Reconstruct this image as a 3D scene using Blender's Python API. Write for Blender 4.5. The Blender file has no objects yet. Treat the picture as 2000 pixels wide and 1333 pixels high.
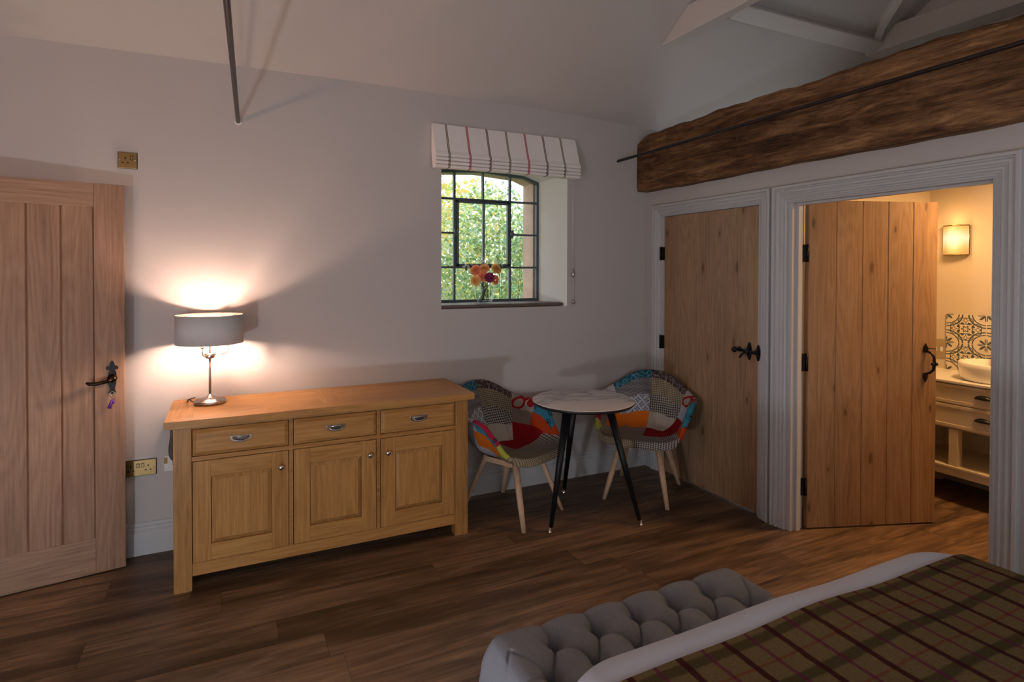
import bpy, bmesh, math, random
from mathutils import Vector, Matrix
R = math.radians
PI = math.pi
random.seed(4)
scene = bpy.context.scene
COL = scene.collection

# ------------------------------------------------------------------ camera
cam_d = bpy.data.cameras.new('camera')
cam = bpy.data.objects.new('camera', cam_d); COL.objects.link(cam)
cam.location = (-3.0053, -3.7216, 1.5518)
yaw, pitch, roll = R(64.1115), R(-0.7233), R(0.1311)
F = Vector((math.cos(yaw)*math.cos(pitch), math.sin(yaw)*math.cos(pitch), math.sin(pitch)))
Rt = Vector((math.sin(yaw), -math.cos(yaw), 0)); Up = Rt.cross(F)
R2 = math.cos(roll)*Rt + math.sin(roll)*Up; U2 = -math.sin(roll)*Rt + math.cos(roll)*Up
cam.matrix_world = Matrix(((R2.x, U2.x, -F.x, cam.location.x), (R2.y, U2.y, -F.y, cam.location.y),
                           (R2.z, U2.z, -F.z, cam.location.z), (0, 0, 0, 1)))
cam_d.sensor_width = 36; cam_d.lens = 1132.883/2000*36; cam_d.shift_y = -121.708/2000
cam_d.clip_start = 0.02
scene.camera = cam

# ------------------------------------------------------------------ world, lights, exposure
scene.view_settings.view_transform = 'Standard'; scene.view_settings.look = 'None'
scene.view_settings.gamma = 1; scene.view_settings.use_curve_mapping = False
scene.view_settings.exposure = 0.22
try:
    scene.cycles.use_denoising = True
    scene.cycles.max_bounces = 8; scene.cycles.diffuse_bounces = 4; scene.cycles.transparent_max_bounces = 12
    scene.cycles.sample_clamp_indirect = 4.0; scene.cycles.caustics_reflective = False; scene.cycles.caustics_refractive = False
except Exception: pass
w = bpy.data.worlds.new('world'); scene.world = w; w.use_nodes = True
bg = w.node_tree.nodes['Background']; bg.inputs[0].default_value = (0.88, 0.94, 1.0, 1); bg.inputs[1].default_value = 2.5

def light(name, kind, loc, energy, color, size=None, size_y=None, target=None, radius=None):
    d = bpy.data.lights.new(name, kind); d.energy = energy; d.color = color
    if kind == 'AREA':
        d.shape = 'RECTANGLE'; d.size = size; d.size_y = size_y or size
    if radius is not None: d.shadow_soft_size = radius
    o = bpy.data.objects.new(name, d); COL.objects.link(o); o.location = loc
    if target is not None:
        o.rotation_euler = (Vector(target)-Vector(loc)).to_track_quat('-Z', 'Y').to_euler()
    return o
sun = light('sun', 'SUN', (0, -8, 10), 3.0, (1.0, 0.93, 0.8), target=(1.2, 1.5, 1.0)); sun.data.angle = R(3)
# fill lights added at two invented window openings behind the camera
light('rear_fill_light', 'AREA', (-3.15, -5.28, 1.55), 5, (1.0, 0.90, 0.86), 1.05, 1.15, target=(-3.15, 0, 1.4))
light('rear_fill_light', 'AREA', (-0.95, -5.28, 1.55), 1.5, (1.0, 0.90, 0.86), 1.05, 1.15, target=(-0.95, 0, 1.4))
# assumed bathroom downlight, out of view
light('assumed_bathroom_downlight', 'AREA', (1.15, -2.1, 2.29), 31, (1.0, 0.55, 0.21), 0.35, 0.35, target=(1.15, -2.1, 0))

# ------------------------------------------------------------------ node helpers
class NT:
    def __init__(s, name, rough=0.5, metal=0.0, spec=0.3):
        s.m = bpy.data.materials.new(name); s.m.use_nodes = True
        s.t = s.m.node_tree; s.n = s.t.nodes; s.l = s.t.links
        s.b = s.n['Principled BSDF']
        s.b.inputs['Roughness'].default_value = rough; s.b.inputs['Metallic'].default_value = metal
        s.b.inputs['Specular IOR Level'].default_value = spec
    def link(s, a, b): s.l.new(a, b)
    def setin(s, sock, v):
        if hasattr(v, 'is_output') or isinstance(v, bpy.types.NodeSocket): s.l.new(v, sock)
        else: sock.default_value = v
    def math(s, op, a, b=None, c=None, clamp=False):
        n = s.n.new('ShaderNodeMath'); n.operation = op; n.use_clamp = clamp
        s.setin(n.inputs[0], a)
        if b is not None: s.setin(n.inputs[1], b)
        if c is not None: s.setin(n.inputs[2], c)
        return n.outputs[0]
    def vmath(s, op, a, b):
        n = s.n.new('ShaderNodeVectorMath'); n.operation = op
        s.setin(n.inputs[0], a); s.setin(n.inputs[1], b)
        return n.outputs[0]
    def coord(s, which='Object'):
        return s.n.new('ShaderNodeTexCoord').outputs[which]
    def xyz(s, v):
        n = s.n.new('ShaderNodeSeparateXYZ'); s.l.new(v, n.inputs[0]); return n.outputs
    def comb(s, x, y, z):
        n = s.n.new('ShaderNodeCombineXYZ')
        for i, v in enumerate((x, y, z)): s.setin(n.inputs[i], v)
        return n.outputs[0]
    def mapping(s, v, scale=(1, 1, 1), loc=(0, 0, 0), rot=(0, 0, 0)):
        n = s.n.new('ShaderNodeMapping'); s.l.new(v, n.inputs[0])
        n.inputs['Location'].default_value = loc; n.inputs['Rotation'].default_value = rot; n.inputs['Scale'].default_value = scale
        return n.outputs[0]
    def noise(s, v, scale, detail=3, rough=0.5, dist=0.0):
        n = s.n.new('ShaderNodeTexNoise'); s.l.new(v, n.inputs['Vector'])
        n.inputs['Scale'].default_value = scale; n.inputs['Detail'].default_value = detail
        n.inputs['Roughness'].default_value = rough; n.inputs['Distortion'].default_value = dist
        return n.outputs[0]
    def voronoi(s, v, scale, feature='F1', rnd=1.0):
        n = s.n.new('ShaderNodeTexVoronoi'); n.feature = feature; s.l.new(v, n.inputs['Vector'])
        n.inputs['Scale'].default_value = scale; n.inputs['Randomness'].default_value = rnd
        return n
    def ramp(s, f, stops, interp='LINEAR'):
        n = s.n.new('ShaderNodeValToRGB'); n.color_ramp.interpolation = interp
        e = n.color_ramp.elements
        while len(e) > 1: e.remove(e[-1])
        e[0].position = stops[0][0]; e[0].color = (*stops[0][1], 1)
        for p, c in stops[1:]:
            q = e.new(p); q.color = (*c, 1)
        s.setin(n.inputs[0], f); return n.outputs[0]
    def mix(s, f, a, b, mode='MIX'):
        n = s.n.new('ShaderNodeMix'); n.data_type = 'RGBA'; n.blend_type = mode
        s.setin(n.inputs[0], f)
        for sock, v in ((n.inputs[6], a), (n.inputs[7], b)):
            if isinstance(v, tuple): sock.default_value = (*v, 1) if len(v) == 3 else v
            else: s.l.new(v, sock)
        return n.outputs[2]
    def island(s): return s.n.new('ShaderNodeNewGeometry').outputs['Random Per Island']
    def base(s, c):
        if isinstance(c, tuple): s.b.inputs['Base Color'].default_value = (*c, 1)
        else: s.l.new(c, s.b.inputs['Base Color'])
        return s
    def bump(s, h, strength=0.2, dist=0.002):
        n = s.n.new('ShaderNodeBump'); n.inputs['Strength'].default_value = strength; n.inputs['Distance'].default_value = dist
        s.l.new(h, n.inputs['Height']); s.l.new(n.outputs[0], s.b.inputs['Normal']); return s

def plain(name, col, rough=0.5, metal=0.0, spec=0.3, nz=0.0, nscale=30):
    t = NT(name, rough, metal, spec)
    if nz:
        c = t.coord(); n = t.noise(c, nscale, 3)
        t.base(t.mix(n, tuple(x*(1-nz) for x in col), tuple(min(1, x*(1+nz)) for x in col)))
        t.bump(n, 0.15, 0.001)
    else: t.base(col)
    return t.m

def wood(name, dark, mid, light_, axis='Z', rough=0.45, var=0.18, knots=0.0, blot=0.0, fine=1.0, spec=0.3, gscale=1.0, deep=None):
    t = NT(name, rough, 0, spec)
    c = t.coord(); rnd = t.island()
    off = t.comb(t.math('MULTIPLY', rnd, 37.0), t.math('MULTIPLY', rnd, 19.0), t.math('MULTIPLY', rnd, 53.0))
    v = t.vmath('ADD', c, off)
    k = {'X': 0, 'Y': 1, 'Z': 2}[axis]
    def sc(a, b):
        q = [b*gscale]*3; q[k] = a*gscale; return tuple(q)
    low = t.noise(t.mapping(v, sc(0.75, 6.5)), 1.0, 2, 0.45, 0.15)
    rings = t.math('MULTIPLY_ADD', t.math('SINE', t.math('MULTIPLY', low, 85.0)), 0.5, 0.5)
    streak = t.noise(t.mapping(v, sc(2.2, 85)), 1.0, 6, 0.65, 0.2)
    fiber = t.noise(t.mapping(v, sc(14, 420)), 1.0, 2, 0.5)
    f = t.math('ADD', t.math('MULTIPLY', rings, 0.13*fine), t.math('ADD', t.math('MULTIPLY', streak, 0.60), t.math('MULTIPLY', fiber, 0.30)))
    f = t.math('ADD', f, t.math('MULTIPLY', t.math('SUBTRACT', low, 0.5), 0.30))
    col = t.ramp(f, [(0.28, dark), (0.52, mid), (0.80, light_)])
    if blot:
        bl = t.noise(t.mapping(v, sc(1.3, 11)), 1.0, 5, 0.65, 0.5)
        bm = t.ramp(bl, [(0.38, (1, 1, 1)), (0.60, (0, 0, 0))])
        col = t.mix(t.math('MULTIPLY', bm, blot), col, tuple(x*0.36 for x in dark))
    if knots:
        ks = list(sc(2.5, 7.2)); ks[{'X': 1, 'Y': 2, 'Z': 1}[axis] if deep is None else deep] = 0.0
        kx = t.xyz(t.mapping(v, tuple(ks))); ax = [q for q in range(3) if ks[q] != 0.0]
        kv = t.voronoi(t.comb(kx[ax[0]], kx[ax[1]], 0.0), 1.0); kv.voronoi_dimensions = '2D'
        kc = t.xyz(kv.outputs['Color']); ksel = t.math('GREATER_THAN', kc[0], 0.42)
        kd = t.math('ADD', t.math('ADD', t.math('DIVIDE', kv.outputs['Distance'], t.math('ADD', t.math('MULTIPLY', kc[1], 0.9), 0.45)), ksel), t.math('MULTIPLY', t.noise(c, 40, 2), 0.08))
        km = t.ramp(kd, [(0.085, (1, 1, 1)), (0.14, (0, 0, 0))])
        col = t.mix(t.math('MULTIPLY', km, knots), col, tuple(x*0.33 for x in dark))
        kh = t.ramp(kd, [(0.12, (1, 1, 1)), (0.40, (0, 0, 0))])
        col = t.mix(t.math('MULTIPLY', kh, knots*0.5), col, dark)
    br = t.math('ADD', t.math('MULTIPLY', rnd, 2*var), 1-var)
    n = t.n.new('ShaderNodeVectorMath'); n.operation = 'SCALE'; t.l.new(col, n.inputs[0]); t.l.new(br, n.inputs['Scale'])
    t.l.new(n.outputs[0], t.b.inputs['Base Color'])
    t.bump(f, 0.12, 0.0012)
    return t.m

# ------------------------------------------------------------------ mesh helpers
class MB:
    def __init__(s): s.v = []; s.f = []; s.mi = []; s.sm = []
    def add(s, vs, fs, mi=0, smooth=False):
        o = len(s.v); s.v += [tuple(q) for q in vs]
        for f in fs: s.f.append(tuple(i+o for i in f)); s.mi.append(mi); s.sm.append(smooth)
        return s
    def box(s, a, b, mi=0, M=None):
        x0, y0, z0 = [min(a[i], b[i]) for i in range(3)]; x1, y1, z1 = [max(a[i], b[i]) for i in range(3)]
        vs = [Vector(q) for q in ((x0,y0,z0),(x1,y0,z0),(x1,y1,z0),(x0,y1,z0),(x0,y0,z1),(x1,y0,z1),(x1,y1,z1),(x0,y1,z1))]
        if M is not None: vs = [M @ q for q in vs]
        return s.add(vs, [(0,3,2,1),(4,5,6,7),(0,1,5,4),(1,2,6,5),(2,3,7,6),(3,0,4,7)], mi)
    def hexa(s, vs, mi=0):   # 8 corners, bottom ring then top ring
        return s.add(vs, [(0,3,2,1),(4,5,6,7),(0,1,5,4),(1,2,6,5),(2,3,7,6),(3,0,4,7)], mi)
    def bar(s, p, q, wx, wz, mi=0, up=(0, 0, 1)):
        p = Vector(p); q = Vector(q); d = (q-p).normalized(); u = Vector(up)
        sx = d.cross(u).normalized(); sz = sx.cross(d).normalized()
        vs = []
        for c in (p, q):
            for a, b in ((-1,-1),(1,-1),(1,1),(-1,1)): vs.append(c+sx*a*wx/2+sz*b*wz/2)
        return s.add(vs, [(0,1,2,3),(7,6,5,4),(0,4,5,1),(1,5,6,2),(2,6,7,3),(3,7,4,0)], mi)
    def tube(s, pts, r, n=10, mi=0, caps=True, closed=False):
        pts = [Vector(q) for q in pts]; rs = r if isinstance(r, (list, tuple)) else [r]*len(pts)
        rings = []; prev = None
        for i, q in enumerate(pts):
            a = pts[i-1] if (i > 0 or closed) else q; b = pts[(i+1) % len(pts)] if (i < len(pts)-1 or closed) else q
            t = (b-a).normalized()
            if prev is None:
                h = Vector((0, 0, 1)) if abs(t.z) < 0.9 else Vector((1, 0, 0))
                u = t.cross(h).normalized()
            else: u = (prev - t*prev.dot(t)).normalized()
            prev = u; w_ = t.cross(u)
            rings.append([q + (u*math.cos(2*PI*k/n)+w_*math.sin(2*PI*k/n))*rs[i] for k in range(n)])
        vs = [v for r_ in rings for v in r_]; fs = []
        m = len(rings)
        for i in range(m if closed else m-1):
            j = (i+1) % m
            for k in range(n):
                k2 = (k+1) % n; fs.append((i*n+k, i*n+k2, j*n+k2, j*n+k))
        if caps and not closed: fs += [tuple(range(n))[::-1], tuple((m-1)*n+k for k in range(n))]
        return s.add(vs, fs, mi, True)
    def lathe(s, prof, c=(0, 0, 0), n=32, mi=0, smooth=True, M=None, a0=0, a1=2*PI, capends=False):
        c = Vector(c); full = abs(a1-a0-2*PI) < 1e-6; cols = n if full else n+1
        vs = []
        for (r, z) in prof:
            for k in range(cols):
                a = a0+(a1-a0)*k/n; q = Vector((r*math.cos(a), r*math.sin(a), z))
                if M is not None: q = M @ q
                vs.append(c+q)
        fs = []
        for i in range(len(prof)-1):
            for k in range(n):
                k2 = (k+1) % cols
                fs.append((i*cols+k, i*cols+k2, (i+1)*cols+k2, (i+1)*cols+k))
        return s.add(vs, fs, mi, smooth)
    def prism(s, poly, a, b, axis='X', mi=0, smooth=False):   # poly of (p,q) extruded between a and b
        def mk(t, p, q): return {'X': (t, p, q), 'Y': (p, t, q), 'Z': (p, q, t)}[axis]
        n = len(poly); vs = [mk(a, *p) for p in poly]+[mk(b, *p) for p in poly]
        fs = [(i, (i+1) % n, n+(i+1) % n, n+i) for i in range(n)]
        s.add(vs, fs, mi, smooth)
        o = len(s.v)-2*n
        s.f += [tuple(o+i for i in range(n))[::-1], tuple(o+n+i for i in range(n))]; s.mi += [mi, mi]; s.sm += [False, False]
        return s
    def sphere(s, c, r, nu=14, nv=10, mi=0, sc=(1, 1, 1)):
        c = Vector(c); vs = []; fs = []
        for i in range(nv+1):
            th = PI*i/nv
            for k in range(nu):
                a = 2*PI*k/nu
                vs.append(c+Vector((r*sc[0]*math.sin(th)*math.cos(a), r*sc[1]*math.sin(th)*math.sin(a), r*sc[2]*math.cos(th))))
        for i in range(nv):
            for k in range(nu):
                k2 = (k+1) % nu; fs.append((i*nu+k, (i+1)*nu+k, (i+1)*nu+k2, i*nu+k2))
        return s.add(vs, fs, mi, True)
    def grid(s, rows, mi=0, smooth=True, wrap=False):
        nr = len(rows); nc = len(rows[0]); vs = [q for r_ in rows for q in r_]; fs = []
        for i in range(nr-1):
            for k in range(nc if wrap else nc-1):
                k2 = (k+1) % nc; fs.append((i*nc+k, i*nc+k2, (i+1)*nc+k2, (i+1)*nc+k))
        return s.add(vs, fs, mi, smooth)
    def build(s, name, mats, parent=None, bevel=0, seg=2, recalc=True, loc=None):
        me = bpy.data.meshes.new(name); me.from_pydata(s.v, [], s.f)
        if not isinstance(mats, (list, tuple)): mats = [mats]
        for m in mats: me.materials.append(m)
        me.polygons.foreach_set('material_index', s.mi); me.polygons.foreach_set('use_smooth', s.sm)
        if recalc:
            bm = bmesh.new(); bm.from_mesh(me); bmesh.ops.remove_doubles(bm, verts=bm.verts, dist=1e-6)
            bmesh.ops.recalc_face_normals(bm, faces=bm.faces); bm.to_mesh(me); bm.free()
        me.update()
        o = bpy.data.objects.new(name, me); COL.objects.link(o)
        if parent: o.parent = parent
        if loc: o.location = loc
        if bevel:
            md = o.modifiers.new('bevel', 'BEVEL'); md.width = bevel; md.segments = seg; md.limit_method = 'ANGLE'; md.angle_limit = R(35)
            md.harden_normals = False
        return o
def tag(o, label=None, cat=None, group=None, kind=None):
    if label: o['label'] = label
    if cat: o['category'] = cat
    if group: o['group'] = group
    if kind: o['kind'] = kind
    return o
def thing(name, label, cat, loc=(0, 0, 0), rz=0, group=None, kind=None):
    o = bpy.data.objects.new(name, None); o.empty_display_size = 0.1; COL.objects.link(o)
    o.location = loc; o.rotation_euler = (0, 0, rz); return tag(o, label, cat, group, kind)
def struct(o, label=None, cat=None): return tag(o, label, cat, None, 'structure')
def dup(root):
    r = root.copy(); COL.objects.link(r)
    for ch in list(root.children):
        c = ch.copy(); COL.objects.link(c); c.parent = r
        for g in list(ch.children):
            d = g.copy(); COL.objects.link(d); d.parent = c
    return r

# ------------------------------------------------------------------ materials
M = {}
def paint(name, col, rough=0.75, mott=0.04):
    t = NT(name, rough, 0, 0.2); c = t.coord(); n1 = t.noise(c, 1.3, 4, 0.6); n2 = t.noise(c, 220, 2)
    t.base(t.mix(n1, tuple(x*(1-mott) for x in col), tuple(x*(1+mott) for x in col))); t.bump(n2, 0.10, 0.0006); return t.m
M['wall'] = paint('wall_paint', (0.50, 0.475, 0.465))
M['ceil'] = paint('ceiling_paint', (0.50, 0.475, 0.455))
M['trim'] = paint('trim_gloss', (0.49, 0.495, 0.51), 0.42, 0.02)
M['white_wood'] = paint('painted_timber', (0.60, 0.57, 0.54), 0.5)
M['bathwall'] = paint('bathroom_paint', (0.60, 0.53, 0.44))
M['reveal'] = paint('window_reveal_plaster', (0.74, 0.74, 0.70), 0.6)
M['oak_pale'] = wood('pale_oak', (0.21, 0.115, 0.070), (0.32, 0.188, 0.120), (0.42, 0.265, 0.178), 'Z', 0.5, 0.06, fine=0.9)
M['oak_pale_x'] = wood('pale_oak_cross', (0.22, 0.125, 0.078), (0.34, 0.208, 0.135), (0.44, 0.285, 0.195), 'X', 0.5, 0.06, fine=0.9)
M['oak_knot'] = wood('knotty_oak', (0.20, 0.115, 0.062), (0.31, 0.19, 0.108), (0.40, 0.265, 0.16), 'Z', 0.5, 0.07, knots=1.0, fine=0.9)
M['oak_gold'] = wood('golden_oak_upright', (0.215, 0.098, 0.028), (0.35, 0.176, 0.056), (0.48, 0.268, 0.10), 'Z', 0.38, 0.13, fine=0.7)
M['oak_gold_x'] = wood('golden_oak_lengthways', (0.215, 0.098, 0.028), (0.35, 0.176, 0.056), (0.48, 0.268, 0.10), 'X', 0.38, 0.13, knots=0.25, fine=0.7)
M['oak_gold_y'] = wood('golden_oak_across', (0.215, 0.098, 0.028), (0.35, 0.176, 0.056), (0.48, 0.268, 0.10), 'Y', 0.38, 0.13, fine=0.7)
M['floor'] = wood('floor_plank', (0.095, 0.054, 0.030), (0.20, 0.120, 0.070), (0.34, 0.222, 0.136), 'X', 0.42, 0.10, knots=0.4, blot=0.8, fine=0.9, spec=0.35, gscale=0.8, deep=2)
M['floor_gap'] = plain('floor_underlay', (0.03, 0.018, 0.01), 0.9)
M['beech'] = wood('beech', (0.42, 0.27, 0.17), (0.58, 0.40, 0.27), (0.68, 0.50, 0.35), 'Z', 0.45, 0.05, fine=0.4)
M['iron'] = plain('black_iron', (0.012, 0.012, 0.014), 0.38, 0.6, 0.5, nz=0.3, nscale=60)
M['rod'] = plain('dark_steel_rod', (0.05, 0.04, 0.038), 0.35, 0.8)
M['nickel'] = plain('brushed_nickel', (0.55, 0.50, 0.46), 0.26, 1.0)
M['chrome'] = plain('chrome', (0.7, 0.7, 0.7), 0.12, 1.0)
M['brass'] = plain('antique_brass', (0.27, 0.185, 0.08), 0.30, 1.0)
M['black'] = plain('black_plastic', (0.008, 0.008, 0.008), 0.4)
M['socketdark'] = plain('dark_insert', (0.01, 0.007, 0.005), 0.5)
M['white'] = plain('white_plastic', (0.7, 0.7, 0.7), 0.35)
M['ceramic'] = plain('white_ceramic', (0.80, 0.78, 0.74), 0.12, 0, 0.5)
M['winframe'] = plain('slate_painted_metal', (0.085, 0.11, 0.12), 0.4, 0.1, nz=0.15)
M['tableleg'] = plain('black_powder_coat', (0.008, 0.009, 0.012), 0.42, 0.2)
M['legrim'] = plain('table_edge', (0.02, 0.015, 0.02), 0.4)
def glassmat(name, tint=(1, 1, 1), fac=0.06, rough=0.0):
    m = bpy.data.materials.new(name); m.use_nodes = True; n = m.node_tree.nodes; l = m.node_tree.links
    n.remove(n['Principled BSDF']); out = n['Material Output']
    tr = n.new('ShaderNodeBsdfTransparent'); tr.inputs[0].default_value = (*tint, 1)
    gl = n.new('ShaderNodeBsdfGlossy'); gl.inputs['Roughness'].default_value = rough
    fr = n.new('ShaderNodeLayerWeight'); fr.inputs[0].default_value = 0.5
    pw = n.new('ShaderNodeMath'); pw.operation = 'POWER'; l.new(fr.outputs['Facing'], pw.inputs[0]); pw.inputs[1].default_value = 3.5
    ma = n.new('ShaderNodeMath'); ma.operation = 'MULTIPLY_ADD'; l.new(pw.outputs[0], ma.inputs[0]); ma.inputs[1].default_value = 0.55; ma.inputs[2].default_value = 0.035
    mx = n.new('ShaderNodeMixShader'); l.new(ma.outputs[0], mx.inputs[0]); l.new(tr.outputs[0], mx.inputs[1]); l.new(gl.outputs[0], mx.inputs[2])
    l.new(mx.outputs[0], out.inputs[0]); return m
M['pane'] = glassmat('window_glass', (0.97, 0.99, 0.98))
M['vase'] = glassmat('clear_glass', (0.97, 0.985, 0.985))
def emit(name, col, strength, base=None):
    t = NT(name, 0.5); t.base(base or col); t.b.inputs['Emission Color'].default_value = (*col, 1); t.b.inputs['Emission Strength'].default_value = strength; return t.m
M['bulb'] = emit('lamp_bulb_glow', (1.0, 0.66, 0.50), 1350)
M['globe'] = emit('assumed_globe_glow', (0.86, 0.92, 1.0), 380)  # glow of the assumed, unseen globe lamp
M['ceiling_fill'] = emit('added_uplighter_glow', (1.0, 0.52, 0.33), 235)  # warm glow for the added, unseen uplighter

# beam
t = NT('aged_beam_oak', 0.75, 0, 0.15); c = t.coord()
n1 = t.noise(t.mapping(c, (16, 1.9, 15), rot=(R(4), 0, 0)), 1.0, 7, 0.7, 1.2)
n2 = t.noise(t.mapping(c, (90, 9, 90)), 1.0, 5, 0.7, 0.3)
n3 = t.noise(t.mapping(c, (3, 1.1, 5)), 1.0, 4, 0.6, 0.5)
f = t.math('ADD', t.math('ADD', t.math('MULTIPLY', n1, 0.5), t.math('MULTIPLY', n2, 0.28)), t.math('MULTIPLY', n3, 0.32))
col = t.ramp(f, [(0.40, (0.022, 0.012, 0.008)), (0.51, (0.105, 0.052, 0.026)), (0.60, (0.23, 0.125, 0.058)), (0.72, (0.46, 0.28, 0.14))])
px = t.xyz(c)
grey = t.ramp(t.math('ADD', px[1], t.math('MULTIPLY', n3, 0.5)), [(0.0, (0, 0, 0)), (0.2, (0, 0, 0)), (0.26, (1, 1, 1))])
col = t.mix(t.math('MULTIPLY', grey, 0.45), col, (0.09, 0.07, 0.055))
t.base(col); t.bump(f, 0.6, 0.006); M['beam'] = t.m

# marble
t = NT('white_marble', 0.16, 0, 0.5); c = t.coord()
nz = t.noise(c, 3.5, 6, 0.6, 1.2)
v1 = t.math('ABSOLUTE', t.math('SUBTRACT', t.noise(t.mapping(c, (1, 2.6, 1), rot=(0, 0, R(-28))), 1.3, 3, 0.5, 0.9), 0.5))
vein = t.ramp(v1, [(0.0, (1, 1, 1)), (0.018, (0.35, 0.35, 0.35)), (0.05, (0, 0, 0))])
col = t.mix(nz, (0.50, 0.46, 0.46), (0.66, 0.62, 0.62)); col = t.mix(t.math('MULTIPLY', vein, 0.6), col, (0.13, 0.10, 0.10))
t.base(col); M['marble'] = t.m

# ------------------------------------------------------------------ fabrics (UV in metres)
def fabric(name, fn, rough=0.9):
    t = NT(name, rough, 0, 0.1); uv = t.coord('UV'); weave = t.noise(uv, 900, 2)
    c = fn(t, uv); col = t.mix(t.math('MULTIPLY', weave, 0.5), c, (0.02, 0.02, 0.02)) if not isinstance(c, tuple) else t.mix(weave, tuple(x*0.7 for x in c), tuple(x*1.15 for x in c))
    t.base(col); t.bump(weave, 0.25, 0.0006)
    return t.m
def pat_houndstooth(s, a, b):
    def fn(t, uv):
        x = t.xyz(t.mapping(uv, (1/s, 1/s, 1)))
        fx = t.math('FRACT', x[0]); fy = t.math('FRACT', x[1])
        A = t.math('GREATER_THAN', fx, 0.5); B = t.math('GREATER_THAN', fy, 0.5)
        both = t.math('MULTIPLY', A, B); any_ = t.math('MAXIMUM', A, B)
        diag = t.math('GREATER_THAN', t.math('FRACT', t.math('MULTIPLY', t.math('ADD', fx, fy), 2.0)), 0.5)
        m_ = t.math('MAXIMUM', both, t.math('MULTIPLY', any_, diag))
        return t.mix(m_, a, b)
    return fn
def pat_gingham(s, a, b):
    def fn(t, uv):
        x = t.xyz(t.mapping(uv, (1/s, 1/s, 1)))
        A = t.math('GREATER_THAN', t.math('FRACT', x[0]), 0.5); B = t.math('GREATER_THAN', t.math('FRACT', x[1]), 0.5)
        return t.mix(t.math('MULTIPLY', t.math('ADD', A, B), 0.5), a, b)
    return fn
def pat_basket(s, a, b):
    def fn(t, uv):
        x = t.xyz(t.mapping(uv, (1/s, 1/s, 1), rot=(0, 0, R(45))))
        fx = t.math('FLOOR', x[0]); fy = t.math('FLOOR', x[1])
        ch = t.math('GREATER_THAN', t.math('FRACT', t.math('MULTIPLY', t.math('ADD', fx, fy), 0.5)), 0.25)
        sx = t.math('FRACT', t.math('MULTIPLY', x[0], 5)); sy = t.math('FRACT', t.math('MULTIPLY', x[1], 5))
        st = t.math('ADD', t.math('MULTIPLY', ch, sx), t.math('MULTIPLY', t.math('SUBTRACT', 1.0, ch), sy))
        return t.mix(t.math('GREATER_THAN', st, 0.66), a, b)
    return fn
def pat_diamond(s, a, b):
    def fn(t, uv):
        x = t.xyz(t.mapping(uv, (1/s, 1/s, 1), rot=(0, 0, R(45))))
        ux = t.math('SUBTRACT', t.math('FRACT', x[0]), 0.5); uy = t.math('SUBTRACT', t.math('FRACT', x[1]), 0.5)
        r = t.math('SQRT', t.math('ADD', t.math('MULTIPLY', ux, ux), t.math('MULTIPLY', uy, uy)))
        an = t.math('ARCTAN2', uy, ux)
        pet = t.math('GREATER_THAN', t.math('SINE', t.math('MULTIPLY_ADD', an, 8.0, t.math('MULTIPLY', r, 4.0))), 0.0)
        ins = t.math('LESS_THAN', t.math('MAXIMUM', t.math('ABSOLUTE', ux), t.math('ABSOLUTE', uy)), 0.38)
        m_ = t.math('MULTIPLY', ins, t.math('MULTIPLY', pet, t.math('GREATER_THAN', r, 0.07)))
        return t.mix(m_, a, b)
    return fn
def pat_circles(s, a, b, c_):
    def fn(t, uv):
        d = t.voronoi(t.mapping(uv, (1/s, 1/s, 1)), 1.0, 'F1', 0.55).outputs['Distance']
        return t.ramp(d, [(0, c_), (0.20, c_), (0.205, a), (0.30, b), (0.36, a)], 'CONSTANT')
    return fn
def pat_lines(s, a, b, wd=0.035):
    def fn(t, uv):
        d = t.voronoi(t.mapping(uv, (1/s, 1/s, 1)), 1.0, 'DISTANCE_TO_EDGE').outputs['Distance']
        return t.mix(t.math('LESS_THAN', d, wd), a, b)
    return fn
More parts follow.
